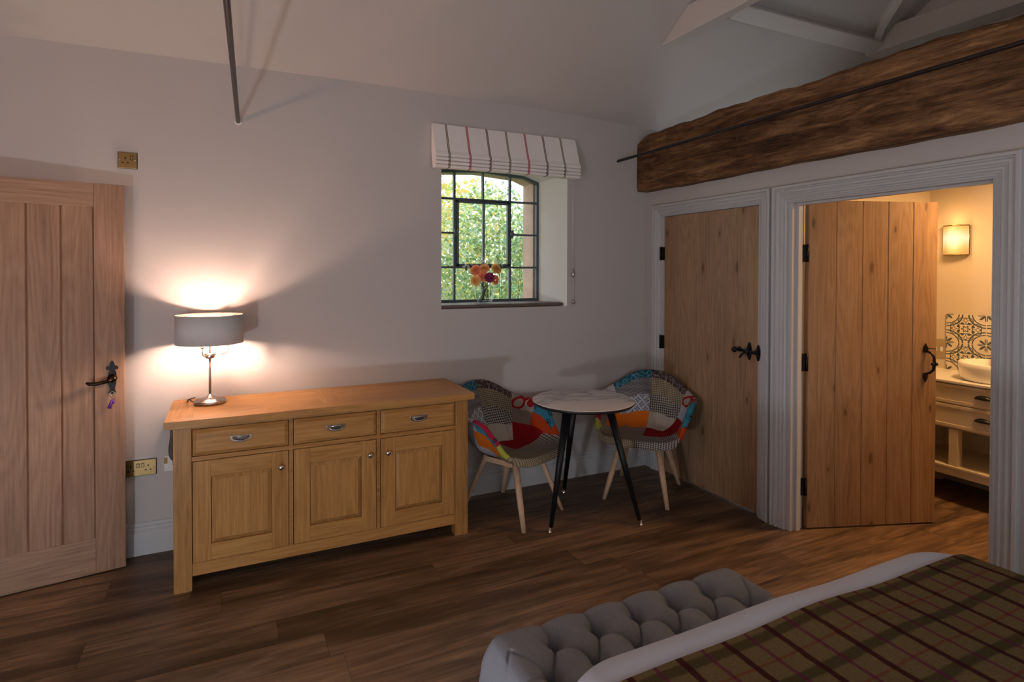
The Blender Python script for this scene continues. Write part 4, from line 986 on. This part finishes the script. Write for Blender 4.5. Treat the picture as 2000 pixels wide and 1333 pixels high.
    # legs
    for sx, sy in ((1, 1), (-1, 1), (1, -1), (-1, -1)):
        topp = Vector((sx*0.125, sy*0.115, 0.375)); bot = Vector((sx*0.212, sy*0.245, 0.0))
        m = MB(); d = (bot-topp).normalized(); s1 = d.cross(Vector((0, 0, 1))).normalized(); s2 = s1.cross(d)
        ring = []
        for c_, w1, w2 in ((topp, 0.021, 0.017), (topp*.4+bot*.6, 0.018, 0.015), (bot, 0.0135, 0.0125)):
            rr = []
            for k in range(12):
                a = 2*PI*k/12; cx, sy_ = math.cos(a), math.sin(a)
                e_ = 0.6; rr.append(c_+s1*w1*math.copysign(abs(cx)**e_, cx)+s2*w2*math.copysign(abs(sy_)**e_, sy_))
            ring.append(rr)
        for v_ in ring[-1]: v_.z = 0.0
        m.grid(ring, 0, True, wrap=True); m.f += [tuple(range(12)), tuple(range(24, 36))]; m.mi += [0, 0]; m.sm += [False, False]
        m.build('leg', M['beech'], ch)
    m = MB()
    for sy in (1, -1): m.bar((-0.13, sy*0.115, 0.352), (0.13, sy*0.115, 0.352), 0.022, 0.034)
    for sx in (1, -1): m.bar((sx*0.127, -0.115, 0.352), (sx*0.127, 0.115, 0.352), 0.022, 0.034)
    m.build('underframe', M['beech'], ch, bevel=0.002)
    return ch
SOFF = -1
build_chair('patchwork fabric armchair beside the sideboard, left of the table', (-1.366, -0.358), R(-63.1), 'taupe')
build_chair('patchwork fabric armchair in the corner, right of the table', (-0.393, -0.460), R(219.5))

# ------------------------------------------------------------------ ottoman
t = NT('grey_woven_fabric', 0.95, 0, 0.08); c = t.coord()
wv = t.noise(t.mapping(c, (380, 380, 380)), 1.0, 4, 0.8); wv2 = t.noise(t.mapping(c, (60, 300, 300)), 1.0, 3, 0.7)
t.base(t.mix(t.math('MULTIPLY_ADD', wv, 0.6, t.math('MULTIPLY', wv2, 0.4)), (0.075, 0.080, 0.095), (0.30, 0.315, 0.355))); t.bump(wv, 0.35, 0.0012); M['ott'] = t.m
ot = thing('tufted_bench', 'grey buttoned fabric bench at the foot of the bed', 'bench', (-1.872, -2.408, 0))
OX, OY, OZ = 0.500, 0.245, 0.500; SPX, SPY = 0.1475, 0.122; R1 = 0.122   # rows at y=+R1, 0, -R1 ; outer rows 5 buttons, middle 6
def ott_h(x, y_):
    # rounded edge falloff
    dx = OX-abs(x); dy = OY-abs(y_); cr = 0.07
    if dx < cr and dy < cr: d = cr-math.hypot(cr-dx, cr-dy)
    else: d = min(dx, dy)
    d = max(0, d); rr = 0.075; edge = math.sqrt(max(0, 1-(1-min(d/rr, 1))**2))
    a = (x/(SPX)+ (y_/(2*SPY)))+0.5; b = (x/(SPX)-(y_/(2*SPY)))+0.5
    fa, fb = a-math.floor(a), b-math.floor(b)
    puff = (math.sin(PI*fa)*math.sin(PI*fb))**0.30 if fa > 0 and fb > 0 else 0
    if abs(y_) > R1:
        fx = (x/SPX); fx -= math.floor(fx); q_ = min(1, (abs(y_)-R1)/0.03)
        side = math.sin(PI*fx)**0.30; puff = puff*(1-q_)+side*q_*1.0
    if abs(x) > 2.5*SPX:      # plain end panels
        q_ = min(1, (abs(x)-2.5*SPX)/0.03); wgt = 1-math.exp(-((abs(x)-2.5*SPX))/0.03)
        puff = puff*(1-q_)+ (min(1, (abs(y_)/0.045))**0.5 if False else 1.0)*q_*(1-0.25*math.exp(-(abs(y_)/0.008)))
    sa = min(fa, 1-fa); sb_ = min(fb, 1-fb); sm_ = min(sa, sb_) if abs(y_) <= R1 else (min(fx, 1-fx) if abs(x) < 2.5*SPX else 1)
    h = 0.025*puff-0.007*math.exp(-(sm_/0.035)**2)
    bd = 1e9
    for r_, off in ((R1, 0.0), (0, 0.5), (-R1, 0.0)):
        k = round(x/SPX-off); lim = 2 if off == 0 else 2.5
        bxp = max(-lim, min(lim, k+off))*SPX; bd = min(bd, math.hypot(x-bxp, (y_-r_)*1.0))
    h -= 0.048*math.exp(-(bd/0.021)**2)+0.022*math.exp(-(bd/0.042)**2)
    return (OZ-0.075-0.020)+0.075*edge+h*min(1, d/0.035)
mb = MB(); NX, NY = 260, 130
def spread(k, n_, L_):
    u = -1+2*k/n_; return L_*(math.sin(u*PI/2)*0.25+u*0.75)
rows = []
for j in range(NY+1):
    y_ = spread(j, NY, OY)
    row = []
    for i in range(NX+1):
        x = spread(i, NX, OX); X, Y = x, y_
        cr = 0.07; ax, ay = abs(x)-(OX-cr), abs(y_)-(OY-cr)
        if ax > 0 and ay > 0:
            m_ = max(ax, ay); l = math.hypot(ax, ay); f_ = m_/l; X = math.copysign(OX-cr+ax*f_, x); Y = math.copysign(OY-cr+ay*f_, y_)
        row.append((X, Y, ott_h(X, Y)))
    rows.append(row)
mb.grid(rows, 0, True)
# side skirt of the pad
loop = [rows[0][i] for i in range(NX+1)]+[rows[j][NX] for j in range(1, NY+1)]+[rows[NY][i] for i in range(NX-1, -1, -1)]+[rows[j][0] for j in range(NY-1, 0, -1)]
def sc2(p_, dx, z): 
    l = math.hypot(p_[0], p_[1]); return (p_[0]*(1+dx/0.5), p_[1]*(1+dx/0.245), z)
sk = [loop]+[[sc2(p_, e_, z_) for p_ in loop] for e_, z_ in ((0.004, 0.375), (0.003, 0.34), (-0.004, 0.30), (-0.008, 0.275))]
mb.grid(sk, 0, True, wrap=True); mb.build('cushion_pad', M['ott'], ot)
for r_, off in ((R1, 0.0), (0, 0.5), (-R1, 0.0)):
    ks = range(-2, 3) if off == 0 else range(-3, 3)
    for k in ks:
        m = MB(); m.sphere((0, 0, 0), 0.011, 12, 8, sc=(1, 1, .55)); m.build('button', M['ott'], ot, loc=((k+off)*SPX, r_, OZ-0.122))
mb = MB(); mb.box((-0.505, -0.248, 0.06), (0.505, 0.248, 0.295)); mb.build('base', plain('pale_linen', (0.50, 0.49, 0.50), 0.9, nz=0.15, nscale=300), ot, bevel=0.02, seg=3)
for sx in (-1, 1):
    for sy in (-1, 1):
        m = MB(); m.tube([(sx*0.44, sy*0.19, 0), (sx*0.44, sy*0.19, 0.062)], [0.018, 0.024], 12); m.build('leg', M['iron'], ot)

# ------------------------------------------------------------------ bed
BX0, BX1, BY0, BY1 = -2.40, -0.845, -2.665, -4.70
t_sheet = paint('white_bed_linen', (0.52, 0.57, 0.70), 0.85, 0.03)
bd = thing('bed', 'double bed base and mattress under the white duvet', 'bed', (0, 0, 0))
mb = MB(); mb.box((BX0+.03, BY0-.04, 0.05), (BX1-.03, BY1, 0.30)); mb.build('bed_base', plain('bed_base_fabric', (0.25, 0.24, 0.24), 0.9), bd, bevel=0.01)
mb = MB(); mb.box((BX0+.03, BY0-.04, 0.302), (BX1-.03, BY1, 0.54)); mb.build('mattress', t_sheet, bd, bevel=0.03, seg=4)
mb = MB(); mb.box((BX0, BY1-.001, 0.05), (BX1, BY1-.08, 1.15)); mb.build('headboard', M['ott'], bd, bevel=0.02, seg=3)
for sx in (BX0+.12, BX1-.12):
    for sy in (BY0-.15, BY1+.15):
        m = MB(); m.tube([(sx, sy, 0), (sx, sy, 0.052)], 0.025, 12); m.build('leg', M['iron'], bd)
ZT = 0.668; YE = -2.545
def bed_d(x, y_, grow=0.0):
    xa_, xb2 = BX0-grow, BX1+grow; y1_ = YE+grow
    dx = min(x-xa_, xb2-x); dy = y1_-y_; cr = 0.20
    if dx < cr and dy < cr: return cr-math.hypot(cr-dx, cr-dy)
    return min(dx, dy)
def wob(x, y_): return 0.55*(0.010*math.sin(x*7.1+y_*2.0)+0.006*math.sin(x*13+1.3+y_*6)+0.005*math.sin(y_*11+x*4))
def bed_h(x, y_):
    d = max(0, bed_d(x, y_)); rr = 0.15
    e_ = (max(0, 1-(1-min(d/rr, 1))**2.3))**0.5
    return 0.515+(ZT-0.515)*e_+wob(x, y_)*min(1, d/0.10)*0.8
def bed_rows(y_list, off, nx=150, skirt=0.16, ymax=None):
    rows_ = []
    for y_ in y_list:
        # x extent at this row from the rounded front corner
        y1_ = YE; cr = 0.20; dy = y1_-y_
        ins = cr-math.sqrt(max(0, cr*cr-(cr-dy)**2)) if dy < cr else 0
        xa_, xb2 = BX0+ins, BX1-ins; row = []
        hx_, cx_ = (xb2-xa_)/2, (xa_+xb2)/2
        zl1, zl2 = (0.506, 0.508) if y_ > -2.672 else (0.50-skirt, 0.50-skirt*.5)
        row += [(xa_-off-.006, y_, zl1), (xa_-off-.010, y_, zl2)]
        for i in range(nx+1):
            u = math.sin((-1+2*i/nx)*PI/2); u = 0.55*u+0.45*(-1+2*i/nx)
            x = cx_+hx_*u; edge_ = max(0, 1-bed_d(x, y_)/0.06) if off else 0
            row.append((x+off*u*max(0, abs(u)-.9)*10, y_, bed_h(x, y_)+off))
        row += [(xb2+off+.010, y_, 0.50-skirt*.5), (xb2+off+.006, y_, 0.50-skirt)]
        rows_.append(row)
    return rows_
ys = [YE-0.20*(1-math.cos(PI/2*k/26)) for k in range(1, 27)]; ys += [ys[-1]-0.03*k for k in range(1, 60)]
ys = [YE-0.0001]+ys
mb = MB(); rw = bed_rows(ys, 0.0)
front = [(p_[0], p_[1]-0.002, 0.508 if p_[0] < -1.34 else 0.40) for p_ in rw[0]]
mb.grid([front]+rw, 0, True)
dv_ = mb.build('duvet', t_sheet, None, recalc=True); md = dv_.modifiers.new('sub', 'SUBSURF'); md.levels = 1; md.render_levels = 1
tag(dv_, 'white duvet on the bed, showing below the tartan throw', 'duvet')
# tartan throw
t = NT('tartan_wool', 0.95, 0, 0.03); c = t.coord(); px = t.xyz(c)
fz = t.noise(t.mapping(c, (160, 160, 160)), 1.0, 4, 0.7); wx = t.math('MULTIPLY', t.math('SUBTRACT', t.noise(c, 26, 2), 0.5), 0.008)
col = t.mix(fz, (0.070, 0.050, 0.022), (0.225, 0.163, 0.078))
def stripe(axis, pos, period, hw, color, strength, col, soft=0.004):
    v_ = t.math('ADD', t.math('SUBTRACT', px[axis], pos), wx)
    q_ = t.math('DIVIDE', v_, period); d_ = t.math('MULTIPLY', t.math('ABSOLUTE', t.math('SUBTRACT', q_, t.math('ROUND', q_))), period)
    m_ = t.math('SUBTRACT', 1.0, t.math('DIVIDE', t.math('SUBTRACT', d_, hw), soft), clamp=True); m_ = t.math('MINIMUM', t.math('MAXIMUM', m_, 0.0), 1.0)
    return t.mix(t.math('MULTIPLY', m_, strength), col, color)
col = stripe(1, -2.745, 0.1335, 0.011, (0.022, 0.022, 0.010), 0.62, col, 0.006)
col = stripe(1, -2.815, 0.1335, 0.0022, (0.16, 0.025, 0.015), 0.55, col, 0.003)
col = stripe(0, -2.097, 0.1365, 0.0065, (0.042, 0.008, 0.012), 0.9, col)
col = stripe(0, -2.029, 0.1365, 0.0038, (0.11, 0.014, 0.05), 0.75, col, 0.003)
t.base(col); t.bump(fz, 0.5, 0.003)
mb = MB(); ys2 = [-2.714-0.0+0.0, -2.716, -2.722]+[-2.722-0.022*k for k in range(1, 70)]
rw = bed_rows(ys2, 0.011, skirt=0.20); rw0 = [(p_[0], p_[1]+0.001, p_[2]-0.011) for p_ in rw[0]]
mb.grid([rw0]+rw, 0, True); th = mb.build('throw_blanket', t.m); tag(th, 'olive tartan wool throw spread across the bed', 'blanket')
md = th.modifiers.new('sub', 'SUBSURF'); md.levels = 1; md.render_levels = 1

# assumed globe lamp, unseen, on a low added stand (left of the viewer)
gs = thing('added_stool', 'low round oak stand added out of view at the left to hold the assumed lamp', 'added_stool', (-3.99, -3.05, 0))  # unseen prop added to carry the assumed lamp
mb = MB(); mb.lathe([(0.001, 0.24), (0.17, 0.24), (0.175, 0.23), (0.175, 0.215), (0.001, 0.21)], (0, 0, 0), 40); mb.build('seat', M['oak_gold_x'], gs)
for k in range(3):
    a = R(90+120*k); m = MB(); m.tube([(0.11*math.cos(a), 0.11*math.sin(a), 0.212), (0.15*math.cos(a), 0.15*math.sin(a), 0)], 0.014, 12); m.build('leg', M['oak_gold'], gs)
gl = thing('assumed_globe_lamp', 'assumed small frosted globe lamp out of view on the added low stand', 'lamp', (-3.99, -3.05, 0.24))  # unseen source assumed from the low cast shadows
mb = MB(); mb.lathe([(0.001, 0), (0.05, 0), (0.05, 0.012), (0.02, 0.03), (0.02, 0.04), (0.001, 0.042)], (0, 0, 0), 24); mb.build('base', M['nickel'], gl)
mb = MB(); mb.sphere((0, 0, 0.100), 0.062, 32, 20); mb.build('globe', M['globe'], gl)
ul = thing('added_uplighter', 'added bowl uplighter out of view on the left wall', 'wall light', (XL, -2.3, 1.75))  # unseen fixture added to brighten the ceiling
mb = MB(); mb.lathe([(0.001, -0.05), (0.05, -0.04), (0.09, 0.0), (0.088, 0.0), (0.048, -0.034), (0.001, -0.044)], (0.10, 0, 0), 32, recalc) if False else mb.lathe([(0.001, -0.05), (0.05, -0.04), (0.09, 0.0), (0.086, 0.0), (0.047, -0.034), (0.001, -0.044)], (0.10, 0, 0), 32); mb.build('bowl', M['white'], ul)
mb = MB(); mb.sphere((0.10, 0, 0.030), 0.055, 20, 12); mb.build('bulb', M['ceiling_fill'], ul)

# ------------------------------------------------------------------ bathroom things
vm = paint('cream_painted_wood', (0.60, 0.53, 0.42), 0.45)
vn = thing('vanity_unit', 'cream painted vanity unit with two drawers in the bathroom', 'vanity', (1.35, 0, 0))
VY0, VY1 = -1.16, -2.35      # along y ; local x 0 = front plane
mb = MB()
mb.box((0.012, VY0, 0.500), (0.499, VY1, 0.808)); mb.build('carcass', vm, vn, bevel=0.002)
for yy in (VY0, -1.50, VY1+.055):
    mb = MB(); mb.box((0.0, yy, 0.25), (0.055, yy-.055, 0.50)); mb.build('leg', vm, vn, bevel=0.002)
for yy in (VY0, VY1+.055):
    mb = MB(); mb.box((0.44, yy, 0.25), (0.495, yy-.055, 0.50)); mb.build('leg', vm, vn, bevel=0.002)
mb = MB(); mb.box((-0.012, VY0, 0.235), (0.499, VY1, 0.252)); mb.box((-0.004, VY0, 0.185), (0.499, VY1, 0.236)); mb.build('shelf', vm, vn, bevel=0.003)
for fx_ in (0.04, 0.42):
    for yy in (VY0-.02, VY1+.08):
        MB().box((fx_, yy, 0), (fx_+.05, yy-.05, 0.1848)).build('foot', vm, vn, bevel=0.002)
for z0, z1 in ((0.672, 0.800), (0.512, 0.664)):
    dr = thing('drawer', None, None); dr.parent = vn
    m = MB(); m.box((0.0, VY0-.03, z0), (0.014, -2.30, z1)); m.build('drawer_front', vm, dr, bevel=0.002)
    m = MB(); 
    for a, b in (((VY0-.03, z0), (-2.30, z0+.022)), ((VY0-.03, z1-.022), (-2.30, z1))): m.box((-0.006, a[0], a[1]), (0.0005, b[0], b[1]))
    m.build('moulding', vm, dr, bevel=0.002)
    hz = (z0+z1)/2+.005; m = MB()
    m.lathe([(0.052*math.cos(R(a)), 0.030*math.sin(R(a))) for a in range(0, 95, 10)], (-0.001, -1.70, hz-.012), 24, M=Matrix(((0, -1, 0), (0, 0, 0), (0, 0, 0)))) if False else None
    rows_ = []
    for k in range(13):
        a = PI*k/12; rows_.append([(-0.001-0.026*math.sin(a)*math.cos(b_), -1.70-0.052*math.cos(a), hz-.010+0.026*math.sin(a)*math.sin(b_)) for b_ in [PI/2*j/8 for j in range(9)]])
    m.grid(rows_, 0, True); o_ = m.build('cup_handle', M['iron'], dr); md = o_.modifiers.new('s', 'SOLIDIFY'); md.thickness = 0.003
mb = MB(); mb.box((-0.015, VY0+.03, 0.809), (0.5, VY1-.03, 0.826)); mb.build('worktop', plain('white_stone_top', (0.72, 0.70, 0.66), 0.2), vn, bevel=0.003)
mb = MB(); mb.lathe([(0.001, 0), (0.185, 0), (0.200, 0.02), (0.208, 0.09), (0.208, 0.118), (0.202, 0.122), (0.196, 0.116), (0.192, 0.05), (0.15, 0.02), (0.001, 0.015)], (1.585, -1.665, 0.8265), 64)
tag(mb.build('wash_basin', M['ceramic']), 'round white countertop basin on the vanity unit', 'basin')
mb = MB(); mb.lathe([(0.001, 0), (0.024, 0), (0.024, 0.01), (0.013, 0.014), (0.012, 0.15), (0.001, 0.151)], (1.845, -1.60, 1.045), 20, M=Matrix.Rotation(-PI/2, 3, 'Y'))
mb.tube([(1.72, -1.60, 1.045), (1.70, -1.60, 1.04), (1.69, -1.60, 1.02)], 0.012, 12)
tag(mb.build('wall_tap', M['chrome']), 'chrome wall mounted tap over the basin', 'tap')
# patterned splashback tile
t = NT('patterned_tile', 0.35, 0, 0.4); c = t.coord(); px = t.xyz(c)
S = 0.2585
u = t.math('SUBTRACT', t.math('FRACT', t.math('DIVIDE', t.math('SUBTRACT', -1.2255, px[1]), S)), 0.5); v_ = t.math('SUBTRACT', t.math('FRACT', t.math('DIVIDE', t.math('SUBTRACT', px[2], 1.030), 0.213)), 0.5)
au, av = t.math('ABSOLUTE', u), t.math('ABSOLUTE', v_)
def circ(cx, cy, uu=au, vv=av):
    a = t.math('SUBTRACT', uu, cx); b = t.math('SUBTRACT', vv, cy)
    return t.math('SQRT', t.math('ADD', t.math('MULTIPLY', a, a), t.math('MULTIPLY', b, b)))
def ring(d_, r_, w_): return t.math('LESS_THAN', t.math('ABSOLUTE', t.math('SUBTRACT', d_, r_)), w_)
def disc(d_, r_): return t.math('LESS_THAN', d_, r_)
def mx_(*a):
    r_ = a[0]
    for q_ in a[1:]: r_ = t.math('MAXIMUM', r_, q_)
    return r_
dc = circ(0, 0); dk = circ(0.5, 0.5)
def star(cx, cy):
    a = t.math('SQRT', t.math('ABSOLUTE', t.math('SUBTRACT', au, cx))); b = t.math('SQRT', t.math('ABSOLUTE', t.math('SUBTRACT', av, cy)))
    return ring(t.math('ADD', a, b), 0.35, 0.035)
ang = t.math('ARCTAN2', v_, u); pet = t.math('MULTIPLY_ADD', t.math('COSINE', t.math('MULTIPLY', ang, 6.0)), 0.022, 0.075)
up_ = t.math('GREATER_THAN', dk, 0.34)
dark = mx_(ring(dk, 0.335, 0.016), ring(dk, 0.425, 0.020), t.math('MULTIPLY', up_, mx_(star(0.30, 0.0), star(0.0, 0.30))),
           disc(circ(0.185, 0.085), 0.042), disc(circ(0.085, 0.185), 0.042), t.math('MULTIPLY', up_, ring(circ(0.27, 0.07), 0.115, 0.013)), t.math('MULTIPLY', up_, ring(circ(0.07, 0.27), 0.115, 0.013)),
           t.math('LESS_THAN', t.math('ABSOLUTE', t.math('SUBTRACT', dc, pet)), 0.020))
an2 = t.math('ARCTAN2', t.math('SUBTRACT', av, 0.5), t.math('SUBTRACT', au, 0.5)); pk = t.math('MULTIPLY_ADD', t.math('ABSOLUTE', t.math('COSINE', t.math('MULTIPLY', an2, 4.0))), 0.17, 0.05)
dark = mx_(dark, t.math('MULTIPLY', t.math('LESS_THAN', dk, pk), t.math('GREATER_THAN', dk, 0.03)))
seam = t.math('GREATER_THAN', t.math('MAXIMUM', au, av), 0.492)
nn = t.noise(c, 60, 3)
col = t.mix(dark, t.mix(nn, (0.58, 0.53, 0.44), (0.70, 0.64, 0.54)), (0.06, 0.085, 0.10)); col = t.mix(seam, col, (0.62, 0.58, 0.50)); t.base(col)
mb = MB(); mb.box((1.838, -1.2255, 0.8265), (1.85, -2.26, 1.245)); tag(mb.build('splashback_tiles', t.m, bevel=0.001), 'blue and cream patterned tile splashback above the vanity', 'tiles')
# shaver plate
sp = thing('bathroom_socket', 'grey metal wall plate with two white inserts beside the tiles', 'socket', (1.85, -1.172, 0.975))
mb = MB(); mb.box((-0.008, 0.055, -0.070), (0, -0.050, 0.070)); mb.build('face_plate', plain('satin_plate', (0.42, 0.36, 0.27), 0.4, 0.5), sp, bevel=0.002)
for dy in (-0.022, 0.018):
    m = MB(); m.box((-0.0105, dy+.010, -0.022), (-0.0078, dy-.010, 0.012)); m.build('rocker_switch', M['white'], sp, bevel=0.002)
# sconce: reeded half drum with brass rims
sc = thing('wall_sconce', 'lit ribbed glass wall light with brass rims in the bathroom', 'wall light', (1.85, -1.288, 1.79))
SR = 0.083; SHh = 0.108
mb = MB(); mb.box((-0.012, -0.080, -SHh), (0, 0.080, SHh)); mb.build('back_plate', M['brass'], sc, bevel=0.002)
def halfarc(r_, k, n_, flat=0.62): a = -PI/2+PI*k/n_; return (-0.012-r_*flat*math.cos(a), r_*math.sin(a))
rows_ = []
NR = 56
prof_ = [halfarc(SR+0.0022*math.cos(k*PI), k, NR) for k in range(NR+1)]
t = NT('reeded_glass_glow', 0.3, 0, 0.4); c = t.coord(); px = t.xyz(c)
hot = t.ramp(t.math('ADD', t.math('ABSOLUTE', t.math('SUBTRACT', px[2], 0.012)), t.math('MULTIPLY', t.math('ABSOLUTE', px[1]), 0.35)), [(0.0, (1.0, 0.90, 0.66)), (0.035, (1.0, 0.82, 0.50)), (0.09, (0.80, 0.47, 0.14)), (0.12, (0.55, 0.30, 0.08))])
t.base((0.25, 0.17, 0.08)); rib = t.math('MULTIPLY_ADD', t.math('SINE', t.math('MULTIPLY', t.math('ARCTAN2', px[1], t.math('MULTIPLY', px[0], -1.6)), 56.0)), 0.16, 0.84); hot = t.mix(rib, (0.30, 0.16, 0.04), hot); t.l.new(hot, t.b.inputs['Emission Color']); t.b.inputs['Emission Strength'].default_value = 0.95
mb = MB(); mb.grid([[(x, y_, -SHh+.004) for x, y_ in prof_], [(x, y_, SHh-.004) for x, y_ in prof_]], 0, True); mb.build('glass_shade', t.m, sc)
mb = MB()
for z in (-SHh, SHh): mb.tube([(*halfarc(SR+.001, k, 24), z) for k in range(25)], 0.0042, 8)
for s_ in (-1, 1): mb.tube([(-0.012, s_*(SR+.001), -SHh), (-0.012, s_*(SR+.001), SHh)], 0.004, 8)
mb.build('rim', M['brass'], sc)
light('sconce_light_up', 'POINT', (1.765, -1.288, 1.93), 0.5, (1.0, 0.52, 0.18), radius=0.02)
light('sconce_light_front', 'POINT', (1.70, -1.30, 1.78), 1.4, (1.0, 0.52, 0.18), radius=0.05)
